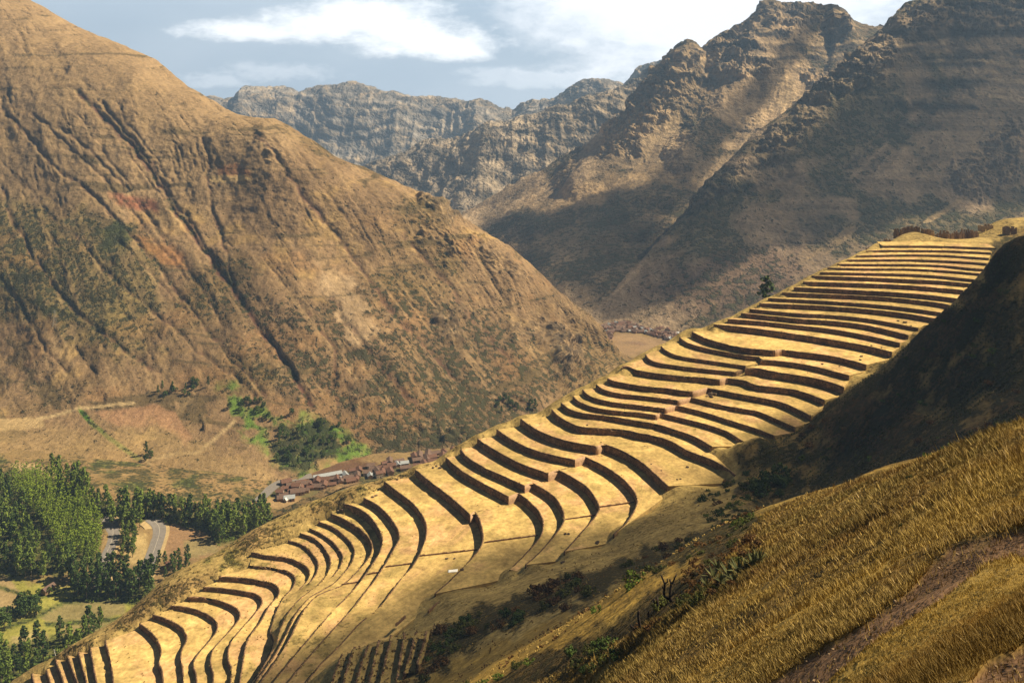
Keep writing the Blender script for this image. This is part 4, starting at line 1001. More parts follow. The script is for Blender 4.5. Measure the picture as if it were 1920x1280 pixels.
def tps_fit(P_, lam):
    n = len(P_); S = 100.0
    A_ = P_[:, :2] / S; d2 = ((A_[:, None] - A_[None])**2).sum(2)
    K = 0.5 * d2 * np.log(d2 + 1e-12) + lam * np.eye(n)
    Q = np.concatenate([np.ones((n, 1)), A_], 1)
    M = np.zeros((n + 3, n + 3)); M[:n, :n] = K; M[:n, n:] = Q; M[n:, :n] = Q.T
    return np.linalg.solve(M, np.concatenate([P_[:, 2], np.zeros(3)])), A_, S
COEF, A_, S_ = tps_fit(CP, 1e-5)
def ground_z(x, y):
    x = np.atleast_1d(np.asarray(x, float)); y = np.atleast_1d(np.asarray(y, float)); sh = x.shape
    q = np.stack([x.ravel(), y.ravel()], 1) / S_; out = np.empty(len(q)); n = len(A_)
    for i in range(0, len(q), 20000):
        p = q[i:i + 20000]
        d2 = (p[:, None, 0] - A_[None, :, 0])**2 + (p[:, None, 1] - A_[None, :, 1])**2
        out[i:i + 20000] = (0.5 * d2 * np.log(d2 + 1e-12)) @ COEF[:n] + COEF[n] + p @ COEF[n + 1:]
    return out.reshape(sh)
nu, nv = 560, 620
UU = np.linspace(-0.78, 0.86, nu)[:, None]; DD = np.exp(np.linspace(math.log(2.2), math.log(900), nv))[None, :]
X = UU * DD + 0.0; Y = DD + 0 * UU
Z = ground_z(X, Y)
G = np.stack([X, Y, Z], 2); px, py = proj(G)
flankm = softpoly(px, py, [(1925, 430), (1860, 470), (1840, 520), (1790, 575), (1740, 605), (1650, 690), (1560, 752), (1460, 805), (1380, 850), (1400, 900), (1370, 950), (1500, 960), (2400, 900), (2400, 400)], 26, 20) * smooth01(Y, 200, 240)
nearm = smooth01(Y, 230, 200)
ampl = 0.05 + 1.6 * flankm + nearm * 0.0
strip = softpoly(px, py, [(-100, 1300), (190, 1190), (300, 1095), (480, 992), (700, 905), (860, 850), (880, 845), (760, 890), (640, 940), (560, 985), (470, 1040), (420, 1075), (330, 1130), (250, 1170), (190, 1205), (90, 1240), (0, 1290)], 14, 8)
ampl = ampl + 0.8 * strip
rg = fbm(X / 22, Y / 22, seed=141, oct=5); rg2 = fbm(X / 6, Y / 6, seed=142, oct=4)
Z = Z + ampl * (rg * 1.6 + np.abs(rg2) * 0.9) + nearm * np.minimum(1, Y / 40) * (0.8 * rg + 0.25 * rg2)
G = np.stack([X, Y, Z], 2)
c = np.concatenate([np.ones(X.shape + (1,)) * np.array([0.40, 0.29, 0.108]), 0.35 * np.ones(X.shape + (1,))], 2)
big = fbm(X / 30, Y / 30, seed=143, oct=5)
c = lerp(c, fieldcol(X.shape, (0.30, 0.215, 0.08, 0.6)), smooth01(big, -0.1, 0.4) * 0.7)
c = lerp(c, fieldcol(X.shape, (0.30, 0.20, 0.085, 0.75)), strip * smooth01(rg, -0.3, 0.3))
c = lerp(c, fieldcol(X.shape, (0.13, 0.13, 0.032, 0.9)), 0.8 * strip * smooth01(rg2, 0.05, 0.35) * smooth01(fbm(px / 40, py / 40, seed=151), -0.1, 0.2))
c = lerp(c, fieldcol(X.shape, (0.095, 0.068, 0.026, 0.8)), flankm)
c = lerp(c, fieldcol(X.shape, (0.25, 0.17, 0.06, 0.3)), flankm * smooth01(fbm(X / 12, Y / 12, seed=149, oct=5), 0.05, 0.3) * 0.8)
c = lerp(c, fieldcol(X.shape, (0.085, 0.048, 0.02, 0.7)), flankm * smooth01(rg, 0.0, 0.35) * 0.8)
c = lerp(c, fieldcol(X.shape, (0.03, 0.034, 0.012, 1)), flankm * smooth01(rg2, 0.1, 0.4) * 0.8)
# foreground grass slope and the golden bank below it
fgm = smooth01(Y, 230, 180)
c = lerp(c, fieldcol(X.shape, (0.25, 0.17, 0.045, 0.35)), fgm)
c = lerp(c, fieldcol(X.shape, (0.15, 0.09, 0.026, 0.6)), fgm * smooth01(fbm(X / 12, Y / 12, seed=144, oct=4), 0.05, 0.45) * 0.8)
c = lerp(c, fieldcol(X.shape, (0.36, 0.23, 0.05, 0.2)), 0.75 * softpoly(px, py, [(780, 1300), (850, 1235), (1000, 1185), (1200, 1085), (1330, 1030), (1310, 1060), (1200, 1130), (1050, 1215), (930, 1300)], 14, 14))
c = lerp(c, fieldcol(X.shape, (0.09, 0.066, 0.024, 1.0)), 0.8 * softpoly(px, py, [(800, 1200), (830, 1175), (860, 1160), (900, 1140), (1040, 1090), (1200, 1035), (1330, 990), (1420, 960), (1440, 985), (1340, 1030), (1230, 1070), (1100, 1125), (960, 1175), (860, 1225), (820, 1260), (790, 1280)], 26, 26))
c = lerp(c, fieldcol(X.shape, (0.065, 0.040, 0.015, 0.9)), 0.8 * softpoly(px, py, [(860, 1310), (1000, 1230), (1170, 1165), (1290, 1075), (1330, 1020), (1420, 1010), (1440, 1060), (1300, 1140), (1180, 1210), (1050, 1300)], 26, 24))
c = lerp(c, fieldcol(X.shape, (0.10, 0.06, 0.018, 0.8)), 0.5 * softpoly(px, py, [(1500, 985), (1700, 930), (1920, 880), (1920, 930), (1700, 985), (1540, 1010)], 22, 26))
m_hill = terrain_mat('grassy_hillside', fine=0.4, mid=0.10, contrast=0.36, shr_scale=0.5, bump=1.0, bdist=0.6, pale=(0.40, 0.29, 0.09), pale_amt=0.2, shrub=(0.035, 0.032, 0.012))
PATH1 = [(1940, 982), (1850, 998), (1785, 1021), (1747, 1057), (1704, 1106), (1628, 1166), (1515, 1231), (1425, 1292), (1535, 1302), (1645, 1207), (1748, 1146), (1808, 1096), (1866, 1060), (1940, 1054)]
PATH2 = [(1810, 1300), (1850, 1250), (1940, 1208), (1940, 1300)]
pm = np.maximum(softpoly(px, py, PATH1, 9, 5), softpoly(px, py, PATH2, 9, 5)) * smooth01(Y, 100, 70)
c = lerp(c, fieldcol(X.shape, (0.165, 0.098, 0.058, 0.0)), pm)
G[..., 2] -= 0.12 * pm
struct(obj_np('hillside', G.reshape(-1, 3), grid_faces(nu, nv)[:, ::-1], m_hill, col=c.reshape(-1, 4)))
LOFTS['hillside'] = (px, py, G)
def on_hill(x, y, dmin=4, dmax=800):
    """first point of the hillside met by the line of sight through photo pixel (x, y)"""
    D = np.exp(np.linspace(math.log(dmin), math.log(dmax), 900))
    gx = (x - CX) / F * D; gz = ground_z(gx, D); rz = CAMZ - (y - CY) / F * D
    i = np.argmax(gz >= rz)
    if gz[i] < rz[i]: return None
    return np.array([gx[i], D[i], max(gz[i], rz[i])])
def on_terrace(x, y):
    """point on a level terrace"""
    best = None
    for g, z in TREAD_POLYS:
        D = (CAMZ - z) * F / (y - CY); X_ = (x - CX) / F * D
        poly = list(map(tuple, g[:, 0])) + list(map(tuple, g[::-1, -1]))
        if inpoly(np.array([X_]), np.array([D]), poly)[0]:
            if best is None or D < best[1]: best = np.array([X_, D, z])
    return best
# ------------------------------------------------------------------ vegetation
def leaf_mat(name, c1, c2, rough=0.7, trans=0.15):
    m, t, b = new_mat(name)
    g = N(t, 'ShaderNodeNewGeometry'); oi = N(t, 'ShaderNodeObjectInfo')
    n = noise(t, g.outputs['Position'], 0.8, 3, 0.6)
    f = math_node(t, 'ADD', math_node(t, 'MULTIPLY', n, 0.7), math_node(t, 'MULTIPLY', oi.outputs['Random'], 0.35))
    c = ramp(t, f, [(0.3, c1), (0.75, c2)])
    L(t, c, b.inputs['Base Color']); b.inputs['Roughness'].default_value = rough
    b.inputs['Subsurface Weight'].default_value = 0.0
    return m
m_euc = leaf_mat('eucalyptus_leaves', (0.075, 0.12, 0.022), (0.20, 0.26, 0.05))
m_young = leaf_mat('young_leaves', (0.10, 0.16, 0.016), (0.21, 0.28, 0.035))
m_dark = leaf_mat('dark_leaves', (0.034, 0.062, 0.015), (0.095, 0.14, 0.034))
m_bush = leaf_mat('bush_leaves', (0.040, 0.048, 0.014), (0.11, 0.12, 0.03))
m_brownbush = leaf_mat('dry_bush', (0.07, 0.038, 0.014), (0.16, 0.085, 0.03))
m_greenbush = leaf_mat('green_bush', (0.045, 0.075, 0.012), (0.12, 0.17, 0.025))
m_bark = flat_mat('bark', (0.22, 0.17, 0.12), 0.9, 0.3, 2.0)
m_darkwood = flat_mat('dead_wood', (0.035, 0.025, 0.02), 0.9, 0.3, 3.0)

def leaf_cloud(cent, nleaf, size, seed, rad=0.8, up=0.3):
    """small leaf-cluster faces around clump centres (n,4: x,y,z,r)"""
    r = np.random.default_rng(seed)
    cent = np.asarray(cent, float); n = len(cent) * nleaf
    c = np.repeat(cent, nleaf, 0)
    d = r.normal(size=(n, 3)); d /= np.linalg.norm(d, axis=1, keepdims=True)
    p = c[:, :3] + d * (c[:, 3:4] * r.uniform(0.25, 1, (n, 1))**0.6)
    a = r.normal(size=(n, 3)); a /= np.linalg.norm(a, axis=1, keepdims=True)
    b = np.cross(a, d + 0.3 * r.normal(size=(n, 3))); b /= np.linalg.norm(b, axis=1, keepdims=True) + 1e-9
    s = size * r.uniform(0.6, 1.4, (n, 1))
    V = np.stack([p - a * s * .5, p + b * s * .35, p + a * s * .5, p - b * s * .35], 1).reshape(-1, 3)
    return V, np.arange(n * 4).reshape(-1, 4)
def tree_meshes(kind, i):
    r = random.Random(100 * i + sum(map(ord, kind)))
    cent = []
    if kind == 'euc':            # tall narrow eucalyptus, height 1 -> scaled
        H = 16.0; W_ = r.uniform(1.6, 2.4); bare = r.uniform(0.12, 0.28)
        for k in range(42):
            t = bare + (1 - bare) * (k + r.random()) / 42
            rr = W_ * (0.18 + 1.15 * math.sin(math.pi * min(1, ((t - bare) / (1 - bare))**.75 * 0.9 + 0.08)))**0.9 * (1.15 if t < .55 else 1.0)
            a = r.random() * 6.28; q = rr * math.sqrt(r.random()) * 0.8
            cent.append((q * math.cos(a), q * math.sin(a), H * t * 0.97, r.uniform(0.6, 1.1)))
        V, Fc = leaf_cloud(cent, 13, 1.05, i * 7 + 1)
        tr = MB(); lean = r.uniform(-.4, .4)
        tr.tube([(0, 0, -1), (lean * .3, 0, H * .3), (lean, 0.2, H * .6), (lean, 0, H * .93)], [.30, .22, .15, .05], 6)
        for _ in range(5):
            a = r.random() * 6.28; z = H * r.uniform(.3, .75)
            tr.tube([(lean * .6, 0, z), (lean * .6 + math.cos(a) * W_ * .6, math.sin(a) * W_ * .6, z + 1.8)], [.09, .03], 5)
    else:                        # broad round tree
        H = 9.0
        for k in range(30):
            a = r.random() * 6.28; q = 3.2 * math.sqrt(r.random()); z = H * (0.35 + 0.6 * r.random() * (1 - (q / 4.2)**2))
            cent.append((q * math.cos(a), q * math.sin(a), z, r.uniform(0.7, 1.3)))
        V, Fc = leaf_cloud(cent, 15, 1.0, i * 7 + 2)
        tr = MB(); tr.tube([(0, 0, -1), (0.1, 0, H * .25), (0, .1, H * .6)], [.35, .26, .1], 6)
        for _ in range(6):
            a = r.random() * 6.28
            tr.tube([(0, 0, H * .3), (math.cos(a) * 1.8, math.sin(a) * 1.8, H * .6)], [.13, .04], 5)
    mt = {'euc': m_euc, 'dark': m_dark, 'round': m_greenbush}[kind if kind != 'round' else 'round'] if kind in ('euc', 'round') else m_dark
    cm = mesh_np('crown', V, Fc, mt, smooth=False)
    return cm, tr.mesh('trunk', m_bark, True)
EUC = [tree_meshes('euc', i) for i in range(7)]
EUCD = [(c.copy(), t_) for c, t_ in EUC[:4]]
for c_, _t in EUCD: c_.materials[0] = m_dark
EUCY = [(c.copy(), t_) for c, t_ in EUC[3:6]]
for c_, _t in EUCY: c_.materials[0] = m_young
RND = [tree_meshes('round', i) for i in range(3)]
RNDD = [(c.copy(), t_) for c, t_ in RND]
for c_, _t in RNDD: c_.materials[0] = m_dark
def plant_tree(p, meshes, s, name, label, cat, group, sz=None):
    cm, tm = random.choice(meshes)
    e = bpy.data.objects.new(name, None); link(e)
    e.location = p; e.rotation_euler = (0, 0, random.random() * 6.28); e.scale = (s, s, s if sz is None else sz); e.empty_display_size = 0.5
    link(bpy.data.objects.new('crown', cm), e); link(bpy.data.objects.new('trunk', tm), e)
    tag(e, label, cat, group); return e
def scatter_px(poly, n, gap, tries=6000):
    xs = [p[0] for p in poly]; ys = [p[1] for p in poly]; out = []
    for _ in range(tries):
        x, y = random.uniform(min(xs), max(xs)), random.uniform(min(ys), max(ys))
        if not inpoly(np.array([x]), np.array([y]), poly)[0]: continue
        if any((x - a)**2 + ((y - b) * 1.6)**2 < gap * gap for a, b in out): continue
        out.append((x, y))
        if len(out) >= n: break
    return out
ORDL = ['leftmost', 'second from the left', 'third from the left', 'fourth from the left', 'fifth from the left', 'sixth from the left', 'seventh from the left', 'eighth from the left', 'ninth from the left', 'tenth from the left', 'eleventh from the left', 'twelfth from the left', 'thirteenth from the left', 'fourteenth from the left', 'fifteenth from the left', 'sixteenth from the left']
def number_sets():
    sets = {}
    for o in bpy.data.objects:
        if o.parent is None and o.get('group') and o.get('label'): sets.setdefault((o['group'], o['label']), []).append(o)
    for (g_, l_), os_ in sets.items():
        if len(os_) > 16:
            kx = lambda o: o.matrix_basis.translation.x / max(1, o.matrix_basis.translation.y)
            for w_, o in (('largest', max(os_, key=lambda o: o.scale[2] / max(1, o.matrix_basis.translation.y))), ('leftmost', min(os_, key=kx)), ('rightmost', max(os_, key=kx))):
                if len((w_ + ' ' + l_).split()) <= 16: o['label'] = w_ + ' ' + l_
        if 2 <= len(os_) <= 16:
            os_.sort(key=lambda o: o.matrix_basis.translation.x / max(1, o.matrix_basis.translation.y))
            for o, w_ in zip(os_, ORDL):
                w_ = 'rightmost' if o is os_[-1] else w_
                w_ = w_.replace('from the left', 'from left')
                if len((w_ + ' ' + l_).split()) <= 16: o['label'] = w_ + ' ' + l_
def scale_for(p, px_h, H): return px_h / F * p[1] / H
# wood left of the winding road
for x, y in scatter_px([(-60, 900), (0, 905), (60, 985), (100, 1045), (165, 1060), (140, 1092), (60, 1082), (-60, 1072)], 84, 9.5):
    p = on_valley(x, y); plant_tree(p, EUC + EUCD[:2], scale_for(p, random.uniform(38, 56), 16), 'eucalyptus_tree', 'tall green eucalyptus in the wood at the left edge above the pale field', 'tree', 'eucalyptus of the wood at the left edge')
for x, y in scatter_px([(90, 900), (180, 945), (190, 975), (240, 985), (270, 985), (270, 965), (170, 915), (110, 890), (95, 885)], 30, 9.5):
    p = on_valley(x, y + 8); plant_tree(p, EUC, scale_for(p, random.uniform(36, 52), 16), 'eucalyptus_tree', 'green eucalyptus along the far upper edge of the bright young wood', 'tree', 'eucalyptus behind the young wood')
for x, y in scatter_px([(270, 955), (330, 965), (420, 975), (500, 965), (505, 985), (455, 1010), (410, 1020), (390, 1000), (330, 975), (285, 972), (225, 965), (222, 955)], 74, 8.2):
    p = on_valley(x, y); plant_tree(p, EUC + EUCD[:2], scale_for(p, random.uniform(32, 50), 16), 'eucalyptus_tree', 'dark green eucalyptus in the long row above the brown ploughed plot', 'tree', 'eucalyptus row above the ploughed plot')
for x, y in scatter_px([(135, 1085), (290, 1090), (280, 1125), (140, 1128)], 34, 10):
    p = on_valley(x, y); plant_tree(p, EUCD, scale_for(p, random.uniform(40, 60), 16), 'eucalyptus_tree', 'dark dense eucalyptus in the grove just below the two road bends', 'tree', 'eucalyptus grove below the road bends')
for x, y in scatter_px([(228, 1005), (248, 1000), (262, 1040), (240, 1060), (226, 1050)], 12, 8):
    p = on_valley(x, y); plant_tree(p, EUC, scale_for(p, random.uniform(26, 40), 16), 'eucalyptus_tree', 'green eucalyptus standing between the two road bends', 'tree', 'eucalyptus between the road bends')
for x, y in scatter_px([(290, 1055), (350, 1050), (360, 1080), (300, 1095)], 12, 9):
    p = on_valley(x, y); plant_tree(p, EUCD, scale_for(p, random.uniform(22, 38), 16), 'eucalyptus_tree', 'dark eucalyptus behind the grassy rim, right of the lower road', 'tree', 'eucalyptus right of the lower road')
for x, y in scatter_px([(-40, 1230), (60, 1225), (120, 1205), (190, 1180), (215, 1175), (150, 1240), (60, 1300), (-40, 1330)], 34, 12):
    p = on_valley(x, y); plant_tree(p, EUC + EUCD, scale_for(p, random.uniform(40, 62), 16), 'eucalyptus_tree', 'leafy green eucalyptus in the belt hugging the lower left terrace rim', 'tree', 'eucalyptus belt below the lowest terraces')
for x, y, h in ((165, 1195, 62), (176, 1192, 42), (112, 1205, 52)):
    p = on_valley(x, y); plant_tree(p, EUCD, scale_for(p, h, 16), 'eucalyptus_tree', {165: 'tallest dark eucalyptus standing alone beside the lower fields', 176: 'shorter dark eucalyptus touching the tallest lone one', 112: 'slim eucalyptus at the left of the lone tall one by the fields'}[x], 'tree', None)
for x, y in scatter_px([(22, 1140), (66, 1136), (70, 1156), (30, 1162)], 9, 7):
    p = on_valley(x, y); plant_tree(p, RNDD, scale_for(p, random.uniform(22, 34), 9), 'leafy_tree', 'dark round tree in the clump between the pale fields', 'tree', 'round trees between the fields')
for x, y in scatter_px([(-20, 1165), (12, 1160), (14, 1180), (-20, 1190)], 3, 8):
    p = on_valley(x, y); plant_tree(p, RNDD, scale_for(p, 30, 9), 'leafy_tree', 'dark round tree cut off by the left edge of the picture', 'tree', 'round trees at the left edge')
for x, y in ((52, 1118), (72, 1116), (92, 1112)):
    p = on_valley(x, y); plant_tree(p, RND, scale_for(p, 14, 9), 'leafy_tree', 'small pale green tree on the verge between the fields', 'tree', 'small trees on the field verge')
for poly, n, lab, grp in (([(525, 800), (610, 795), (640, 840), (560, 880), (515, 865)], 44, 'tree in the wooded hollow at the foot of the big left slope', 'trees of the wooded hollow'),
                          ([(430, 765), (470, 745), (560, 770), (650, 800), (690, 850), (640, 830), (560, 790), (470, 790)], 26, 'small tree scattered over the green plots above the wooded hollow', 'trees over the green plots'),
                          ([(285, 735), (350, 715), (395, 715), (390, 735), (300, 752)], 16, 'bushy tree in the thicket above the bare orange plots', 'trees of the thicket above the bare plots'),
                          ([(930, 750), (1000, 760), (1005, 775), (935, 775)], 12, 'small tree at the slope foot just behind the terrace corner', 'trees behind the terrace corner'),
                          ([(262, 845), (290, 848), (288, 866), (265, 866)], 4, 'small dark tree where the green hedge meets the pale track', 'trees at the end of the hedge')):
    for x, y in scatter_px(poly, n, 6.5):
        p = on_loft('left_mountain', x, y); plant_tree(p - np.array([0, 0, .5]), (RNDD + EUCD[:1]) if n != 26 else RND + RNDD, scale_for(p, random.uniform(8, 17), 10), 'leafy_tree', lab, 'tree', grp)
# the young wood: one mass of bright crowns
cent = []
for x, y in scatter_px([(70, 890), (120, 905), (165, 945), (192, 985), (190, 1015), (185, 1050), (150, 1050), (110, 1040), (80, 985), (20, 920), (20, 895)], 420, 3.4, 30000):
    p = on_valley(x, y); h = random.uniform(26, 36) / F * p[1]
    for k in range(7):
        t = 0.15 + 0.85 * (k + random.random()) / 7
        cent.append((p[0] + random.uniform(-1, 1), p[1] + random.uniform(-1, 1), p[2] + h * t, 1.5 * (1.15 - 0.6 * t)))
V_, F_ = leaf_cloud(cent, 11, 1.0, 5)
stuff(obj_np('young_wood', V_, F_, m_young, smooth=False), 'bright yellow-green young wood massed beside the road bend', 'wood')

cent = []
for pl, n in (([(-60, 900), (60, 900), (190, 960), (190, 1050), (100, 1085), (-60, 1080)], 420), ([(225, 960), (500, 968), (500, 992), (410, 1022), (385, 998), (290, 975)], 260), ([(135, 1085), (290, 1090), (285, 1128), (140, 1130)], 160), ([(-40, 1230), (215, 1180), (150, 1250), (60, 1310), (-40, 1330)], 160)):
    for x, y in scatter_px(pl, n, 2.2, 9000):
        p = on_valley(x, y); cent.append((p[0], p[1], p[2] + .8, random.uniform(.8, 2.0)))
V_, F_ = leaf_cloud(cent, 26, .9, 55); stuff(obj_np('undergrowth', V_, F_, m_euc, smooth=False), 'green undergrowth below the valley woods', 'undergrowth')
# dark tree behind the terrace edge
p = np.array([(1437 - CX) / F * 625, 625, 0.0]); p[2] = float(ground_z(p[0], p[1])[0]) - 0.5
top = CAMZ - (516 - CY) / F * p[1]
plant_tree(p, EUCD, (top - p[2]) / 16 * 1.25, 'dark_tree', 'single dark tree peeping over the left edge of the upper terraces', 'tree', None, sz=(top - p[2]) / 16)

# shrubs on the near slopes
def bush_mesh(i, mat, dense=18, leaf=0.26, flat=0.7):
    r = random.Random(i + 900); cent = []
    for k in range(dense):
        a = r.random() * 6.28; q = math.sqrt(r.random()) * 0.85
        cent.append((q * math.cos(a), q * math.sin(a), flat * (0.15 + 0.75 * r.random() * (1 - q * q * .6)), r.uniform(.16, .32)))
    V, Fc = leaf_cloud(cent, 34, leaf * 0.62, i * 3 + 11)
    st = MB()
    for _ in range(7):
        a = r.random() * 6.28
        st.tube([(0, 0, -.2), (math.cos(a) * .3, math.sin(a) * .3, .3), (math.cos(a) * .6, math.sin(a) * .6, .62 * flat + .1)], [.03, .02, .008], 4)
    return mesh_np('foliage', V, Fc, mat, smooth=False), st.mesh('stems', m_darkwood, True)
BUSH = {k: [bush_mesh(i + 10 * j, m) for i in range(3)] for j, (k, m) in enumerate((('dark', m_bush), ('brown', m_brownbush), ('green', m_greenbush), ('deep', m_dark)))}
def plant_bush(x, y, wpx, kind, label, group, hk=1.0, dmin=4):
    p = on_hill(x, y, dmin)
    if p is None: return
    fm, sm = random.choice(BUSH[kind]); s = wpx / F * p[1] / 2
    e = bpy.data.objects.new('shrub', None); link(e); e.location = p - np.array([0, 0, s * .15]); e.rotation_euler = (0, 0, random.random() * 6.28); e.scale = (s, s, s * hk); e.empty_display_size = .3
    link(bpy.data.objects.new('foliage', fm), e); link(bpy.data.objects.new('stems', sm), e)
    tag(e, label, 'shrub', group)
for poly, n, kinds, wr, lab, grp, gap in (
    ([(810, 1185), (900, 1150), (1000, 1120), (1010, 1150), (900, 1200), (840, 1240), (790, 1290), (740, 1290), (790, 1230)], 26, ('dark', 'deep', 'brown'), (20, 44), 'dark scrubby shrub in the overgrown hollow around the small ruined terraces', 'shrubs of the overgrown hollow', 13),
    ([(1010, 1100), (1090, 1080), (1110, 1120), (1050, 1150), (1000, 1130)], 14, ('dark', 'brown', 'deep'), (28, 52), 'big dark shrub in the thicket under the shadowed meadow', 'shrubs under the shadowed meadow', 14),
    ([(1170, 1060), (1240, 1025), (1330, 1000), (1420, 960), (1440, 985), (1350, 1030), (1270, 1060), (1180, 1110)], 36, ('dark', 'brown', 'dark'), (14, 32), 'dark shrub in the long thicket along the gully below the grass slope', 'shrubs along the gully', 10),
    ([(1300, 1060), (1330, 1020), (1420, 1010), (1430, 1070), (1330, 1120), (1240, 1175), (1200, 1190), (1190, 1160), (1270, 1100)], 52, ('brown', 'dark', 'brown'), (16, 36), 'rusty brown shrub in the thicket at the edge of the near grass', 'rusty shrubs beside the near grass', 9),
    ([(860, 1290), (990, 1225), (1000, 1240), (900, 1300)], 7, ('green', 'dark'), (18, 36), 'low greenish shrub on the golden bank at the bottom', 'low shrubs on the golden bank', 14),
    ([(1050, 1235), (1140, 1195), (1160, 1230), (1080, 1275)], 12, ('dark', 'deep'), (26, 50), 'dark green shrub at the foot of the near grass, bottom middle', 'shrubs at the foot of the near grass', 15),
    ([(1410, 905), (1480, 880), (1480, 930), (1425, 930)], 10, ('deep',), (24, 44), 'blackish green shrub at the foot of the shadowed slope', 'shrubs at the foot of the shadowed slope', 12),
    ([(1335, 905), (1400, 885), (1425, 940), (1350, 962), (1310, 940)], 22, ('deep', 'dark', 'brown'), (12, 30), 'dark shrub on the flat ground where the terraces meet the shadowed slope', 'shrubs where the terraces meet the slope', 12),
    ([(1740, 858), (1800, 826), (1860, 800), (1900, 785), (1905, 800), (1830, 845), (1760, 880)], 20, ('deep', 'dark', 'brown'), (16, 34), 'dark green shrub on the crest of the near grass slope', 'shrubs on the grass crest', 13),
    ([(1320, 970), (1390, 945), (1420, 975), (1340, 995)], 16, ('dark', 'deep', 'green'), (18, 34), 'deep green shrub in the clump where the gully narrows', 'shrubs where the gully narrows', 15),
    ([(1600, 985), (1740, 930), (1860, 905), (1840, 935), (1640, 1010)], 18, ('dark', 'brown', 'brown'), (10, 28), 'low dull shrub half sunk in the tall grass of the near slope', 'shrubs sunk in the tall grass', 14)):
    for x, y in scatter_px(poly, n, gap):
        plant_bush(x, y, random.uniform(*wr), random.choice(kinds), lab, grp, random.uniform(.8, 1.2))
plant_bush(1196, 1098, 66, 'green', 'bright green rounded shrub beside the golden bank', None, 1.0)
plant_bush(1122, 1148, 34, 'green', 'small green shrub on the bank, lower left of the bright round one', None, 1.0)
plant_bush(1710, 900, 24, 'dark', 'lone small shrub below the grass crest', None, 1.0)
for x, y in scatter_px([(1880, 470), (1850, 530), (1800, 580), (1740, 640), (1650, 710), (1560, 770), (1450, 840), (1480, 900), (1700, 850), (1915, 760), (1915, 470)], 44, 24):
    plant_bush(x, y, random.uniform(12, 30), random.choice(('green', 'dark', 'brown', 'green')), 'low dark shrub on the steep shadowed slope right of the terraces', 'shrubs on the steep shadowed slope', .8, 240)

# bare cactus-like tree and dry stalks
def stalk_thing(name, base, lines, label, cat, rad, dmin=4):
    b = on_hill(*base, dmin); D = b[1]
    e = bpy.data.objects.new(name, None); link(e); e.location = b; e.empty_display_size = .3
    for ln, r0, r1, part in lines:
        m = MB(); pts = []; n = len(ln)
        for i, (x, y) in enumerate(ln):
            q = P(x, y, D) - b; q[1] += (random.uniform(-1, 1) * rad * 4 if i else 0); pts.append(q)
        m.tube(pts, [r0 + (r1 - r0) * i / max(1, n - 1) for i in range(n)], 6); m.build(part, m_darkwood, e, True)
    tag(e, label, cat); return e
rr = 1.5 * on_hill(1252, 1124)[1] / F
stalk_thing('bare_tree', (1258, 1126), [
    ([(1262, 1132), (1254, 1122), (1246, 1118), (1244, 1108), (1247, 1096), (1244, 1088), (1240, 1078)], 1.9 * rr, 1.1 * rr, 'branch'),
    ([(1262, 1132), (1256, 1118), (1257, 1106), (1258, 1094), (1256, 1086)], 1.8 * rr, 1.2 * rr, 'trunk'),
    ([(1257, 1098), (1262, 1090), (1264, 1080), (1268, 1074)], 1.3 * rr, .8 * rr, 'branch'), ([(1246, 1094), (1251, 1087), (1250, 1081)], 1.0 * rr, .7 * rr, 'branch'),
    ([(1244, 1104), (1241, 1097)], .9 * rr, .6 * rr, 'branch'), ([(1259, 1092), (1265, 1092)], .9 * rr, .7 * rr, 'branch'), ([(1256, 1118), (1263, 1114), (1264, 1107)], 1.1 * rr, .7 * rr, 'branch')],
    'bare dark many-armed tree rising from the rusty thicket', 'tree', rr)
stalk_thing('dead_stump', (1200, 1184), [([(1201, 1186), (1199, 1170), (1197, 1155), (1197, 1142)], 1.9 * rr, 1.6 * rr, 'trunk'), ([(1196, 1180), (1188, 1175), (1181, 1169)], 1.5 * rr, 1.1 * rr, 'branch')],
    'forked dark stump with a sloping arm at the thicket edge', 'stump', rr)
for x, y0, y1, lab in ((1226, 1140, 1120, 'left one of two short dark stalks beside the bare tree'), (1233, 1138, 1121, 'right one of two short dark stalks beside the bare tree'), (1215, 1152, 1142, 'shortest dark stalk, between the forked stump and the pair')):
    stalk_thing('dead_stalk', (x, y0 + 4), [([(x + 1, y0 + 6), (x, (y0 + y1) / 2), (x, y1)], 1.5 * rr, 1.2 * rr, 'stem')], lab, 'stalk', rr)

# ---- tall dry grass of the near slope
m_grass, t, b = new_mat('dry_grass')
g = N(t, 'ShaderNodeNewGeometry'); at = N(t, 'ShaderNodeAttribute', attribute_name='Col')
L(t, at.outputs['Color'], b.inputs['Base Color']); b.inputs['Roughness'].default_value = 0.8
NB = 430000
gx = rng.uniform(840, 2080, NB * 3); gy = rng.uniform(775, 1330, NB * 3)
hx, hy, HG = LOFTS['hillside']
lim = np.interp(gx, [840, 1000, 1180, 1300, 1430, 1500, 1600, 1700, 1800, 1920, 2080], [1320, 1290, 1190, 1120, 968, 930, 900, 868, 836, 790, 760])
k = gy > lim; gx, gy = gx[k], gy[k]
k = ~(inpoly(gx, gy, PATH1) | inpoly(gx, gy, PATH2)) | (rng.random(len(gx)) < 0.012); gx, gy = gx[k], gy[k]
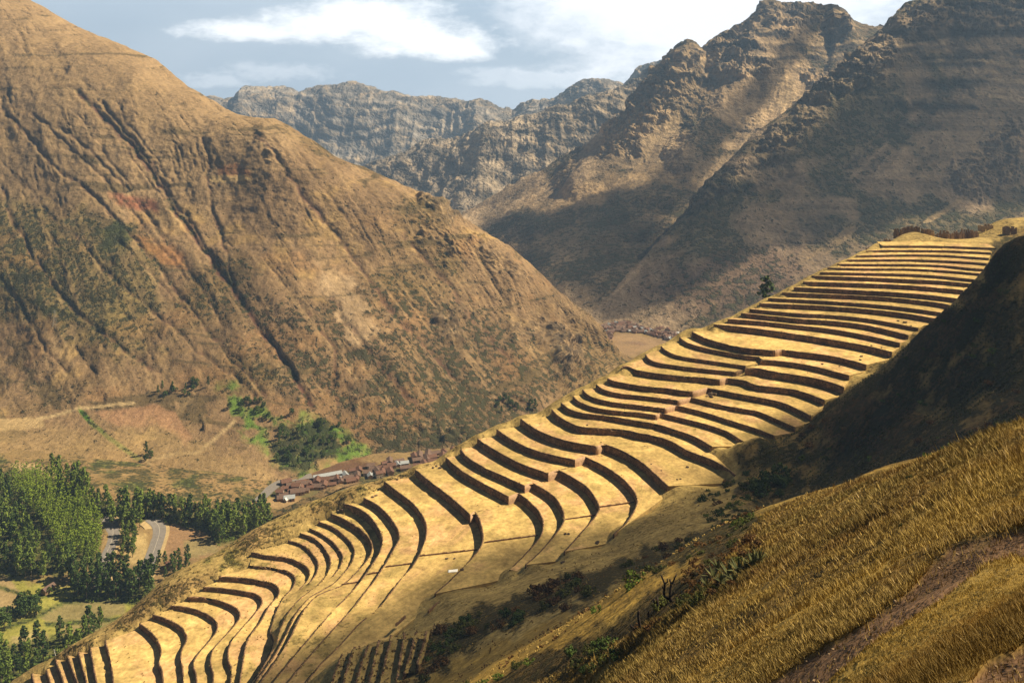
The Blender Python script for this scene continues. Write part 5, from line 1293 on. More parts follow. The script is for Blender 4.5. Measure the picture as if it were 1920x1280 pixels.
# ground point of every blade: march along its line of sight over a coarse table of distances
Us = np.linspace(840, 2080, 125); Vs = np.linspace(775, 1330, 112); Dt = np.zeros((len(Us), len(Vs)))
Dg = np.exp(np.linspace(math.log(3), math.log(260), 420))
for i, ux in enumerate(Us):
    gz = ground_z((ux - CX) / F * Dg, Dg)
    for j, vy in enumerate(Vs):
        q = gz >= CAMZ - (vy - CY) / F * Dg
        Dt[i, j] = Dg[np.argmax(q)] if q.any() else 0
fi = (gx - 840) / 1240 * 124; fj = (gy - 775) / 555 * 111
i0 = np.clip(fi.astype(int), 0, 123); j0 = np.clip(fj.astype(int), 0, 110); a_, b_ = fi - i0, fj - j0
corners = np.stack([Dt[i0, j0], Dt[i0 + 1, j0], Dt[i0, j0 + 1], Dt[i0 + 1, j0 + 1]], 0)
ok = (corners.min(0) > 3) & (corners.max(0) < corners.min(0) * 1.35 + 2)
Db_ = corners[0] * (1 - a_) * (1 - b_) + corners[1] * a_ * (1 - b_) + corners[2] * (1 - a_) * b_ + corners[3] * a_ * b_
ok &= (Db_ < 175)
gx, gy, Db_ = gx[ok], gy[ok], Db_[ok]
bx, by = (gx - CX) / F * Db_, Db_
gap = fbm(bx / 1.7, by / 1.7, seed=164, oct=3) + .5 * fbm(bx / 9, by / 9, seed=165, oct=3)
ok = (gap > -.22) | (rng.random(len(gx)) < .18); gx, gy, Db_ = gx[ok][:NB], gy[ok][:NB], Db_[ok][:NB]
X = (gx - CX) / F * Db_; Y = Db_
Z = ground_z(X, Y) + np.minimum(1, Y / 40) * (0.8 * fbm(X / 22, Y / 22, seed=141, oct=5) + 0.25 * fbm(X / 6, Y / 6, seed=142, oct=4))
n = len(X)
patch = fbm(X / 7, Y / 7, seed=161, oct=4); patch2 = fbm(X / 18, Y / 18, seed=162, oct=4)
clump = fbm(X / 2.6, Y / 2.6, seed=163, oct=3)
hgt = rng.uniform(0.05, 0.26, n) * (1 + 0.6 * patch) * (0.55 + 1.1 * smooth01(clump, -.3, .4)) * np.where(rng.random(n) < .012, 2.1, 1.0) * np.clip(Y / 42, 0.40, 1.35)
wid = np.clip(0.00055 * Y, 0.005, 0.08) * rng.uniform(0.6, 1.4, n)
lean = np.stack([-0.12 + 0.5 * rng.normal(size=n) + 0.25 * patch2, 0.3 * rng.normal(size=n)], 1) * hgt[:, None]
ang = rng.uniform(-0.7, 0.7, n); wx, wy = np.cos(ang) * wid, np.sin(ang) * wid
v0 = np.stack([X - wx, Y - wy, Z - .04], 1); v1 = np.stack([X + wx, Y + wy, Z - .04], 1)
v2 = np.stack([X + lean[:, 0], Y + lean[:, 1], Z + hgt], 1)
V = np.stack([v0, v1, v2], 1).reshape(-1, 3)
base = np.array([0.38, 0.275, 0.095]); c = base * (1 + 0.30 * rng.normal(size=(n, 1)))
c = c + (np.array([0.20, 0.115, 0.034]) - c) * (smooth01(patch, 0.0, 0.4) * 0.6)[:, None]
c = c + (np.array([0.52, 0.37, 0.10]) - c) * (smooth01(patch2, 0.0, 0.4) * 0.6)[:, None]
c = c + (np.array([0.62, 0.47, 0.24]) - c) * (rng.random(n) < 0.05)[:, None] * 0.8
c = c + (np.array([0.085, 0.085, 0.018]) - c) * (smooth01(-patch2, 0.1, 0.4) * 0.4)[:, None]
c = np.clip(c, 0.01, 0.8)
cc = np.repeat(np.concatenate([c, np.ones((n, 1))], 1), 3, 0)
stuff(obj_np('dry_grass', V, np.arange(n * 3).reshape(-1, 3), m_grass, col=cc, smooth=False), 'tall dry golden grass covering the near slope', 'grass')

# ---- weeds and tufts on the rough terraces and the outer rim
cent = []
def wee(p, r): cent.append((p[0], p[1], p[2] + r * .3, r))
for g, z in TREAD_POLYS:
    x, y = proj(np.array([*g[len(g) // 3, 4], z]))
    rough = 1.0 if (460 < x < 720 and y > 960) or (y > 1080) else 0.35
    nu_, nv_ = g.shape[:2]
    for _ in range(int(nu_ * 0.42 * (0.5 + rough))):
        i = random.randrange(nu_); j = random.choice((0, 6, 7, 7, 8, 8, 3, 5)) if random.random() < .75 else random.randrange(nv_)
        if fbm(np.array([g[i, j, 0] / 9]), np.array([g[i, j, 1] / 9]), seed=171)[0] < 0.28 - 0.45 * rough: continue
        wee((*g[i, j], z), random.uniform(.12, .42) * (0.7 + 0.5 * rough))
for k in W:
    xy, z = TOP[k]
    for _ in range(int(len(xy) * (0.10 + .5 * ROUGH.get(k, 0)))):
        i = random.randrange(len(xy)); q = xy[i] - W[k]['n'][i] * random.uniform(-.3, .9); wee((q[0], q[1], z - (random.random() < .3) * 1.0), random.uniform(.12, .4))
V_, F_ = leaf_cloud(cent, 16, .34, 9)
m_weed = leaf_mat('dry_weeds', (0.20, 0.145, 0.045), (0.42, 0.30, 0.10))
stuff(obj_np('weeds', V_, F_, m_weed, smooth=False), 'dry weeds and tufts along the terrace edges', 'weeds')
cent = []; centg = []
for _ in range(1500):
    x = random.uniform(20, 900); yb = np.interp(x, [0, 60, 190, 260, 300, 400, 480, 540, 640, 720, 900], [1280, 1256, 1188, 1133, 1094, 1042, 992, 962, 922, 900, 850])
    y = yb + abs(random.gauss(0, 1)) * 26
    if fbm(np.array([x / 18]), np.array([y / 18]), seed=172)[0] < -0.1: continue
    i = np.argmin((hx - x)**2 + (hy - y)**2); q = HG.reshape(-1, 3)[i]
    if q[1] < 200: continue
    (cent if random.random() < .55 else centg).append((q[0] + random.uniform(-.5, .5), q[1], q[2] + .2, random.uniform(.3, .95)))
V_, F_ = leaf_cloud(cent, 20, .42, 10); stuff(obj_np('rim_scrub', V_, F_, m_weed, smooth=False), 'straw coloured scrub on the grassy rim beyond the terraces', 'scrub')
V_, F_ = leaf_cloud(centg, 20, .42, 12); stuff(obj_np('green_scrub', V_, F_, m_bush, smooth=False), 'olive green scrub on the rim beyond the terraces', 'scrub')

cent = []; centd = []
idx = rng.integers(0, HG.shape[0] * HG.shape[1], 90000); Q = HG.reshape(-1, 3)[idx]; qx, qy = hx.reshape(-1)[idx], hy.reshape(-1)[idx]
ok = inpoly(qx, qy, [(1390, 860), (1440, 960), (1330, 1030), (1200, 1130), (950, 1300), (560, 1300), (600, 1230), (760, 1180), (860, 1100), (1080, 1020), (1240, 960), (1270, 905)]) & (Q[:, 1] > 150)
Q, qx, qy = Q[ok], qx[ok], qy[ok]
nz = fbm(Q[:, 0] / 8, Q[:, 1] / 8, seed=181, oct=4)
ok = nz > 0.0; Q, nz = Q[ok][:5200], nz[ok][:5200]
for q, v in zip(Q, nz): (centd if v > .22 and random.random() < .6 else cent).append((q[0] + random.uniform(-.5, .5), q[1] + random.uniform(-.5, .5), q[2] + .1, random.uniform(.14, .40)))
V_, F_ = leaf_cloud(cent, 12, .30, 21); stuff(obj_np('meadow_tufts', V_, F_, m_weed, smooth=False), 'dry tufts over the near side of the terraced bowl', 'grass')
V_, F_ = leaf_cloud(centd, 14, .34, 22); stuff(obj_np('meadow_weeds', V_, F_, m_brownbush, smooth=False), 'brown weeds over the near side of the terraced bowl', 'weeds')
cent = []
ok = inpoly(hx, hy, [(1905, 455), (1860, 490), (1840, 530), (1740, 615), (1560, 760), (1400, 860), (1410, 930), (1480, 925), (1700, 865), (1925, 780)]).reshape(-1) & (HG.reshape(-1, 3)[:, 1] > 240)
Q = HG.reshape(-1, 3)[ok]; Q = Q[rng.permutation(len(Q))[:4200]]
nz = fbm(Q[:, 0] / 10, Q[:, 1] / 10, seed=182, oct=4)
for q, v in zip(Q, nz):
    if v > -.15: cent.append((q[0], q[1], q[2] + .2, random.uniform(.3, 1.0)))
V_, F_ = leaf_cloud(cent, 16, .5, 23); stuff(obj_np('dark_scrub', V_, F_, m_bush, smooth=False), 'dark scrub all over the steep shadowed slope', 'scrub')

# spiky plants in the thicket beside the near grass
def spiky(x, y, s_px, label):
    p = on_hill(x, y); s_ = s_px / F * p[1]
    e = bpy.data.objects.new('spiky_plant', None); link(e); e.location = p; e.empty_display_size = .2
    for k in range(16):
        a = k * 2.4 + random.random() * .4; el = random.uniform(.35, 1.35); L_ = s_ * random.uniform(.6, 1)
        d = np.array([math.cos(a) * math.cos(el), math.sin(a) * math.cos(el), math.sin(el)]); sd = np.array([-math.sin(a), math.cos(a), 0]) * s_ * .06
        m = MB(); q = [d * L_ * t_ + np.array([0, 0, -.25 * L_ * t_ * t_ * (1.3 - el)]) for t_ in (0, .5, 1)]
        V = [q[0] - sd * .8, q[0] + sd * .8, q[1] + sd, q[1] - sd, q[2], q[1] + np.array([0, 0, -.02 * s_])]
        m.add(V, [(0, 1, 2, 3), (3, 2, 4), (0, 3, 5), (1, 5, 2), (3, 4, 5), (2, 5, 4)]); m.build('leaf', m_spike, e)
    tag(e, label, 'spiky plant', 'spiky plants beside the near grass')
m_spike = leaf_mat('spiky_leaf', (0.045, 0.055, 0.022), (0.13, 0.13, 0.05))
for x, y, s_px in ((1338, 1085, 30), (1352, 1092, 26), (1366, 1080, 34), (1385, 1072, 36), (1400, 1068, 30), (1412, 1060, 34), (1324, 1100, 24), (1376, 1092, 28), (1345, 1066, 28), (1425, 1050, 30)):
    spiky(x, y, s_px, 'long-leaved spiky plant at the edge of the near grass')
# ------------------------------------------------------------------ roads
m_road = flat_mat('asphalt', (0.21, 0.19, 0.18), 0.85, 0.15, 0.4)
m_verge = flat_mat('verge', (0.42, 0.31, 0.16), 0.9, 0.2, 0.4)
m_line = flat_mat('road_paint', (0.55, 0.5, 0.42), 0.8, 0.1)
def ribbon(name, pxs, width, mat, dz=0.35, off=0.0):
    pts = np.array([on_valley(*p) for p in pxs]); q = resample(smooth3(pts[:, :2]), 60)
    t = np.gradient(q, axis=0); t /= np.linalg.norm(t, axis=1, keepdims=True); nn = np.stack([t[:, 1], -t[:, 0]], 1)
    rows = []
    for s in np.linspace(-.5, .5, 5):
        p = q + nn * (s * width + off); rows.append(np.stack([p[:, 0], p[:, 1], vz(q[:, 0], q[:, 1]) + dz], 1))
    V = np.stack(rows, 1)
    return obj_np(name, V.reshape(-1, 3), grid_faces(60, 5), mat)
def smooth3(p):
    out = []
    n = len(p)
    for i in range(n - 1):
        p0, p1, p2, p3 = p[max(i - 1, 0)], p[i], p[i + 1], p[min(i + 2, n - 1)]
        for s in np.linspace(0, 1, 8, endpoint=False):
            out.append(.5 * ((2 * p1) + (-p0 + p2) * s + (2 * p0 - 5 * p1 + 4 * p2 - p3) * s * s + (-p0 + 3 * p1 - 3 * p2 + p3) * s**3))
    out.append(p[-1]); return np.array(out)
r1p = [(196, 968), (207, 980), (212, 997), (208, 1018), (198, 1042), (192, 1070), (190, 1100)]
r2p = [(282, 972), (296, 984), (299, 998), (293, 1020), (285, 1042), (277, 1064), (268, 1085)]
for nm, pp in (('upper', r1p), ('lower', r2p)):
    struct(ribbon('road_verge', pp, 19, m_verge, .25, 1.5)); struct(ribbon('road', pp, 10.5, m_road, .45)); 
    struct(ribbon('road_marking', pp, .22, m_line, .50))
struct(ribbon('road', [(482, 940), (498, 925), (520, 908), (548, 898), (585, 892)], 11, m_road, .45))

# ------------------------------------------------------------------ houses
m_adobe = flat_mat('adobe', (0.30, 0.19, 0.115), 0.9, 0.2, .5)
m_plaster = flat_mat('plaster', (0.40, 0.32, 0.25), 0.9, 0.12, .5)
m_tile = flat_mat('roof_tile', (0.155, 0.083, 0.06), 0.85, 0.3, 1.2)
m_tile2 = flat_mat('old_roof_tile', (0.15, 0.098, 0.078), 0.85, 0.3, 1.2)
m_tin = flat_mat('tin_roof', (0.33, 0.36, 0.40), 0.45, 0.1, .8, .5)
m_door = flat_mat('door_wood', (0.06, 0.04, 0.03), 0.8)
def house_parts(Lx, Ly, H, kind, wm, rm):
    """wall, roof, door, windows as separate meshes around (0,0,0)"""
    b = MB(); rh = Ly * .30
    x, y = Lx / 2, Ly / 2
    b.add([(-x, -y, -1.5), (x, -y, -1.5), (x, y, -1.5), (-x, y, -1.5), (-x, -y, H), (x, -y, H), (x, y, H), (-x, y, H), (-x, 0, H + rh), (x, 0, H + rh)],
          [(0, 1, 5, 4), (2, 3, 7, 6), (1, 2, 6, 9, 5), (3, 0, 4, 8, 7)])
    wall = b.mesh('wall', wm)
    r = MB(); o = .5; t = .22
    for s in (-1, 1):
        e = (y + o); ez = H - o * rh / y
        r.add([(-x - o, 0, H + rh), (x + o, 0, H + rh), (x + o, s * e, ez), (-x - o, s * e, ez), (-x - o, 0, H + rh + t), (x + o, 0, H + rh + t), (x + o, s * e, ez + t), (-x - o, s * e, ez + t)],
              [(0, 1, 2, 3), (4, 7, 6, 5), (0, 3, 7, 4), (1, 5, 6, 2), (2, 6, 7, 3)])
    roof = r.mesh('roof', rm)
    d = MB(); d.box((Lx * .12, -y - .03, 1.0), (1.0, .12, 2.0)); door = d.mesh('door', m_door)
    wn_ = []
    for fx in (-.3, .36):
        q = MB(); q.box((Lx * fx, -y - .03, 1.6), (1.0, .12, .9)); wn_.append(q.mesh('window', m_door))
    return wall, roof, door, wn_
KINDS = [house_parts(9, 6, 3.2, 0, m_adobe, m_tile), house_parts(12, 6.5, 3.0, 0, m_adobe, m_tile2), house_parts(7.5, 6, 5.2, 0, m_plaster, m_tile), house_parts(8, 5.5, 3.0, 0, m_plaster, m_tile2), house_parts(9, 6, 2.8, 0, m_adobe, m_tin)]
def house(x, y, kind, rz, s, label, group, full=True, dz=0.0):
    p = on_valley(x, y) if not callable(dz) else dz(x, y)
    e = bpy.data.objects.new('house', None); link(e); e.location = p; e.rotation_euler = (0, 0, rz); e.scale = (s, s, s); e.empty_display_size = 1
    wl, rf, dr, wi = KINDS[kind]
    link(bpy.data.objects.new('wall', wl), e); link(bpy.data.objects.new('roof', rf), e)
    if full:
        link(bpy.data.objects.new('door', dr), e)
        for q in wi: link(bpy.data.objects.new('window', q), e)
    tag(e, label, 'house', group); return e
def near_road(x, y): return polydist(np.array([x]), np.array([y]), [(482, 940), (520, 908), (585, 892)])[0] < 7
vill = scatter_px([(505, 935), (545, 910), (620, 897), (700, 872), (780, 858), (850, 846), (866, 846), (840, 868), (760, 884), (690, 900), (620, 912), (560, 930), (530, 945)], 64, 7.5)
for x, y in vill:
    if near_road(x, y): continue
    house(x, y, random.choice((0, 0, 1, 1, 2, 1, 0, 1, 0, 3, 1, 4)), random.choice((.15, .35, 1.7, 1.9)) + random.uniform(-.15, .15), random.uniform(.75, 1.05),
          'small red-roofed house in the village strung along the valley floor behind the terraces', 'houses of the valley village')
tn = scatter_px([(1128, 612), (1150, 606), (1200, 604), (1290, 622), (1300, 628), (1262, 640), (1200, 624), (1150, 622), (1140, 640), (1130, 630)], 150, 4.2)
for x, y in tn:
    house(x, y, random.choice((0, 1, 1, 3, 0, 1, 0, 1, 2, 4)), random.uniform(0, 3.1), random.uniform(.7, 1.0),
          'tiny red-roofed house in the crowded far town where the valley bends', 'houses of the far town', False)
# long tin-roofed hall and the white shelter near the road
def special(name, x, y, size, rz, wm, rm, label, cat):
    p = on_valley(x, y); wl, rf, dr, wi = house_parts(*size, 0, wm, rm)
    e = bpy.data.objects.new(name, None); link(e); e.location = p; e.rotation_euler = (0, 0, rz); e.empty_display_size = 1
    for nm, m in (('wall', wl), ('roof', rf), ('door', dr)): link(bpy.data.objects.new(nm, m), e)
    tag(e, label, cat)
special('long_hall', 614, 895, (27, 5.5, 3.0), .42, m_plaster, m_tin, 'long hall with a pale bluish metal roof beside the valley road', 'hall')
special('adobe_house', 560, 912, (22, 6, 3), .28, m_adobe, m_tile2, 'long low adobe house just below the valley road', 'house')
special('orange_house', 536, 908, (9, 7, 3.5), .5, m_adobe, m_tile, 'orange tiled house at the near end of the village', 'house')
special('white_shelter', 541, 938, (8, 4, 2.5), .9, m_plaster, flat_mat('white_sheet_roof', (.75, .75, .72)), 'white roofed shelter on the small green lawn', 'shelter')
special('roadside_house', 322, 1062, (8, 6, 3), .3, m_adobe, m_tile, 'small tiled house among trees right of the lower road', 'house')
special('farm_house', 90, 1108, (9, 5, 3), 1.2, m_adobe, m_tile2, 'small brown farm building between the pale fields', 'house')

# ------------------------------------------------------------------ pylon on the left slope, pole by the lower terraces
m_steel = flat_mat('steel', (0.42, 0.42, 0.40), .5, .1, 1, .5)
p = on_loft('left_mountain', 103, 612); h = 32 / F * p[1]
m = MB(); 
for sx, sy in ((-1, -1), (1, -1), (1, 1), (-1, 1)): m.tube([(sx * 2, sy * 2, -1), (sx * .4, sy * .4, h)], [.18, .14], 4)
for i in range(6):
    a, b2 = i / 6, (i + 1) / 6; wa, wb = 2 - 1.6 * a, 2 - 1.6 * b2
    for s in (-1, 1): m.tube([(-wa * s, -wa, h * a), (wb * s, -wb, h * b2)], [.08, .08], 4); m.tube([(-wa, wa * s, h * a), (-wb, -wb * s, h * b2)], [.08, .08], 4)
e = bpy.data.objects.new('pylon', None); link(e); e.location = p
m.build('lattice', m_steel, e)
m = MB()
for z in (.72, .84, .96): m.tube([(-2.6, 0, h * z), (2.6, 0, h * z)], [.12, .12], 4)
m.build('crossarm', m_steel, e); tag(e, 'thin grey lattice pylon standing on the big left slope', 'pylon')
q = Pd(97, 1240, 268); m = MB(); m.tube([(0, 0, -1), (0, 0, 8.5)], [.16, .11], 6)
e = bpy.data.objects.new('utility_pole', None); link(e); e.location = q + np.array([0, 6, -6.5]); e.rotation_euler = (0, R(-14), 0); m.build('pole', m_steel, e, True)
m = MB(); m.tube([(-.9, 0, 8.0), (.9, 0, 8.0)], [.07, .07], 5); m.build('crossarm', m_steel, e); tag(e, 'leaning grey pole behind the lowest terrace rim', 'pole')

# ------------------------------------------------------------------ ruins on the hilltop
m_ruin = flat_mat('ruin_stone', (0.24, 0.155, 0.09), .95, .35, 1.1)
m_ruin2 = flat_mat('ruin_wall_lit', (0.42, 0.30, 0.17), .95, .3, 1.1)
def ruin(x, D, w_, d_, h_, rz, mat, seed, name='ruined_house', label=None, group=None, base=None, cat='ruin'):
    """roofless hut: four broken walls with a doorway"""
    r = random.Random(seed)
    X_ = (x - CX) / F * D; z = float(ground_z(X_, D)[0]) if base is None else base
    m = MB(); t = .6
    def wallrun(x0, y0, x1, y1, gap=None):
        n = 7; L_ = math.hypot(x1 - x0, y1 - y0); a = math.atan2(y1 - y0, x1 - x0)
        for i in range(n):
            if gap and i in gap: continue
            f = (i + .5) / n; hh = h_ * 1.9 * r.uniform(.4, 1.0) * (1.25 if i == n // 2 and L_ == d_ else 1)
            m.box((x0 + (x1 - x0) * f, y0 + (y1 - y0) * f, hh / 2 - .6), (L_ / n + .02, t, hh + 1.2), a)
    a, b_ = w_ / 2, d_ / 2
    wallrun(-a, -b_, a, -b_, (r.choice((2, 3, 4)),)); wallrun(a - t / 2, -b_ + t, a - t / 2, b_ - t); wallrun(a, b_, -a, b_); wallrun(-a + t / 2, b_ - t, -a + t / 2, -b_ + t, (5,) if r.random() < .4 else None)
    o = m.build(name, mat); o.location = (X_, D, z); o.rotation_euler = (0, 0, rz)
    return tag(o, label, cat, group)
rl = 'roofless brown stone hut in the ruined row on the hilltop above the terraces'
for i, (x, D, w_, h_) in enumerate(((1684, 684, 5, 3.6), (1700, 690, 6, 3.4), (1716, 682, 5, 2.6), (1728, 694, 7, 4.2), (1742, 686, 6, 3.4), (1757, 696, 7, 4.6), (1770, 684, 6, 3.6), (1786, 692, 6.5, 4.8), (1799, 684, 5, 3.6), (1812, 694, 6.5, 4.4), (1826, 688, 5, 3.0), (1735, 676, 5, 2.2), (1778, 677, 6, 2.4))):
    ruin(x, D, w_, w_ * .8, h_, random.uniform(-.3, .3), random.choice((m_ruin, m_ruin, m_ruin2)), i + 40, label=rl, group='ruined huts on the hilltop')
ruin(1848, 702, 9, 5, 2.4, .05, m_ruin2, 90, label='low pale ruined enclosure under the grassy knoll', name='ruined_enclosure')
ruin(1893, 684, 8, 5, 3.4, .1, m_ruin, 91, label='dark ruined hut at the right end of the hilltop, beside the shadowed slope')
for i, (x, D) in enumerate(((1664, 664), (1655, 668), (1643, 664), (1630, 652))):
    ruin(x, D, 3.4, 3, 2.0, .4, m_ruin, i + 70, label='tumbled low wall on the hill shoulder, left of the ruined row', group='tumbled walls on the hill shoulder', name='tumbled_wall', cat='ruin')

# ------------------------------------------------------------------ rocks
m_rock = flat_mat('rock', (0.27, 0.19, 0.12), .9, .35, 2.5)
m_rockd = flat_mat('dark_rock', (0.08, 0.055, 0.04), .9, .35, 2.5)
def rock_mesh(i, mat):
    r = np.random.default_rng(i + 5); n1, n2 = 9, 12; V = []; Fs = []
    th = np.linspace(0.02, math.pi - .02, n1); ph = np.linspace(0, 2 * math.pi, n2, endpoint=False)
    o = r.uniform(0, 50)
    for a in th:
        for b_ in ph:
            d = np.array([math.sin(a) * math.cos(b_), math.sin(a) * math.sin(b_), math.cos(a)])
            f = 1 + .5 * float(fbm(np.array([d[0] * 1.3 + o]), np.array([d[1] * 1.3]), np.array([d[2] * 1.3 + o]), seed=i, oct=3)[0])
            d = np.sign(d) * np.abs(d)**.8 * f; V.append(d * np.array([1, .8, .62]))
    for a in range(n1 - 1):
        for b_ in range(n2): Fs.append((a * n2 + b_, a * n2 + (b_ + 1) % n2, (a + 1) * n2 + (b_ + 1) % n2, (a + 1) * n2 + b_))
    return mesh_np('boulder', np.array(V), np.array(Fs), mat, smooth=False)
RK = [rock_mesh(i, m_rock) for i in range(4)]; RKD = [rock_mesh(i, m_rockd) for i in range(3)]
def rock(x, y, wpx, ms, label, group, hk=1.0, z_on='t'):
    p = on_terrace(x, y)
    if p is None: p = on_hill(x, y, 200)
    if p is None: return
    o = link(bpy.data.objects.new('boulder', random.choice(ms))); s = wpx / F * p[1] / 2
    o.location = p + np.array([0, 0, s * .25]); o.scale = (s, s, s * hk); o.rotation_euler = (random.uniform(-.2, .2), random.uniform(-.2, .2), random.random() * 6.28)
    tag(o, label, 'boulder', group)
for x, y, s_, hk, ms in ((1331, 742, 9, 1.5, RKD), (1337, 740, 10, 1.6, RK), (1343, 741, 8, 1.3, RK), (1326, 743, 6, .9, RK), (1334, 745, 7, .9, RKD)):
    rock(x, y, s_, ms, 'boulder of the collapsed heap at the broken terrace wall', 'boulders of the collapsed heap', hk)
for x, y, s_ in ((1697, 605, 8), (1684, 602, 5)): rock(x, y, s_, RKD, 'dark boulder near the right end of an upper terrace', 'boulders near the right terrace ends', .7)
for x, y, s_ in ((1634, 648, 4), (1653, 652, 4), (1615, 668.5, 6), (1613, 675, 5), (1542, 683, 5), (1574, 687, 4), (1708, 611, 4)): rock(x, y, s_, RKD, 'small dark stone lying by the right ends of the upper terraces', 'small stones by the right terrace ends', .7)
for x, y, s_ in ((1289, 876, 6), (1221, 870, 3), (1240, 882, 3), (1101, 797, 4), (1270, 899, 4), (1276, 898, 4), (1127, 829, 3)): rock(x, y, s_, RKD, 'small dark stone on the broad middle field', 'small stones on the middle field', .8)
for x, y, s_ in ((641, 957, 9), (636, 960, 7), (705, 929, 6), (699, 932, 6), (752, 897, 5), (745, 899, 5), (760, 895, 4), (825, 878, 6), (818, 874, 5), (812, 877, 5)): rock(x, y, s_, random.choice((RK, RKD)), 'loose stone at the valley end of a bowl terrace', 'loose stones at the valley ends', .9)
for x, y, s_ in ((1060, 1001, 7), (1066, 1001, 6), (838, 1047, 6), (852, 1047, 5), (1120, 1018, 9), (1310, 948, 4), (866, 1068, 8), (1055, 1055, 9), (988, 1066, 9)): rock(x, y, s_, RKD, 'dark stone scattered on the shaded near side of the bowl', 'dark stones on the near side of the bowl', .5)
# white sheet left on the ground
m_sheet = flat_mat('white_cloth', (0.85, 0.85, 0.88), .8, .03)
p = on_terrace(849, 1070)
if p is None: p = on_hill(849, 1070, 200)
wd = 18 / F * p[1]; nx_ = 9; gxx, gyy = np.meshgrid(np.linspace(-.5, .5, nx_), np.linspace(-.5, .5, nx_), indexing='ij')
V = np.stack([gxx * wd, gyy * wd * .5 + gxx * .6, .12 + .12 * fbm(gxx * 4, gyy * 4, seed=3)], 2).reshape(-1, 3)
o = obj_np('white_sheet', V, grid_faces(nx_, nx_), m_sheet); o.location = p
sm_ = o.modifiers.new('thickness', 'SOLIDIFY'); sm_.thickness = .04
tag(o, 'white sheet lying on the near side of the bowl', 'sheet')

# low cross walls on the near side of the bowl
m_low = flat_mat('low_wall_stone', (0.19, 0.11, 0.065), .95, .35, 2.0)
for (x0, y0, x1, y1), kz_, lab in (((787, 1042.5, 895, 1031), '35', 'longest low cross wall on the near side of the bowl'), ((723, 1063, 771, 1057), '36', 'low cross wall just left of the longest one'),
        ((688, 1077, 712, 1073), '37', 'shortest low cross wall, on the narrow terraces of the bowl'), ((908, 1017.5, 1008, 1004), '34', 'faint low cross wall on the broadest bowl terrace'),
        ((1060, 974, 1119, 966), '32', 'low pinkish cross wall right of the broadest bowl terrace'), ((1125, 951, 1189, 942), '31', 'low cross wall nearest the broad middle field'), ((803, 1147, 833, 1121), '34', 'faint low wall stub below the white sheet'), ((742, 1172, 760, 1156), '34', 'faint low wall stub just above the small overgrown terraces'), ((640, 1096, 676, 1091), '38', 'dark crumbled low cross wall where the hooked walls run out')):
    za = TOP[kz_][1]; Ds = [(CAMZ - za) * F / (yy - CY) for yy in (y0, y1)]
    a_ = np.array([(x0 - CX) / F * Ds[0], Ds[0]]); b_ = np.array([(x1 - CX) / F * Ds[1], Ds[1]]); n_ = max(4, int(np.linalg.norm(b_ - a_) / 1.1)); m = MB()
    an = math.atan2(b_[1] - a_[1], b_[0] - a_[0])
    for i in range(n_):
        q = a_ + (b_ - a_) * (i + .5) / n_; hh = random.uniform(.45, .75); m.box((q[0], q[1] + random.uniform(-.06, .06), za + hh / 2 - .2), (1.16, .5, hh + .4), an + random.uniform(-.05, .05), taper=.92)
    o = m.build('low_wall', m_low); tag(o, lab, 'low wall', 'low cross walls of the bowl', 'thing')
# ------------------------------------------------------------------ small ruined terraces at the bottom
small = [([(640, 1226), (630, 1250), (618, 1290)], 206.5), ([(664, 1212), (652, 1245), (640, 1290)], 204.5), ([(690, 1206), (676, 1245), (664, 1290)], 202.5), ([(710, 1199), (700, 1240), (688, 1290)], 200.5),
         ([(732, 1190), (722, 1235), (710, 1290)], 198.5), ([(757, 1186), (750, 1230), (740, 1285)], 196.5), ([(778, 1184), (768, 1225), (758, 1262)], 194.5), ([(798, 1182), (790, 1215), (780, 1245)], 192)]
SL = []
for i, (ln, dl) in enumerate(small):
    q = smooth_line(ln); D = dl * F / (q[:, 1] - CY); xy = np.stack([(q[:, 0] - CX) / F * D, D], 1)
    e_ = xy[-1] - xy[0]; e_ /= np.linalg.norm(e_); nn = np.tile([e_[1], -e_[0]], (len(xy), 1)); 
    if nn[0, 0] > 0: nn = -nn
    SL.append((xy, CAMZ - dl, nn))
m_small = terrain_mat('overgrown_ground', fine=0.9, mid=0.15, contrast=0.3, shr_scale=0.7, bump=.6, bdist=.3, shrub=(0.04, 0.038, 0.014))
tv, tf, tc2, nb2 = [], [], [], 0
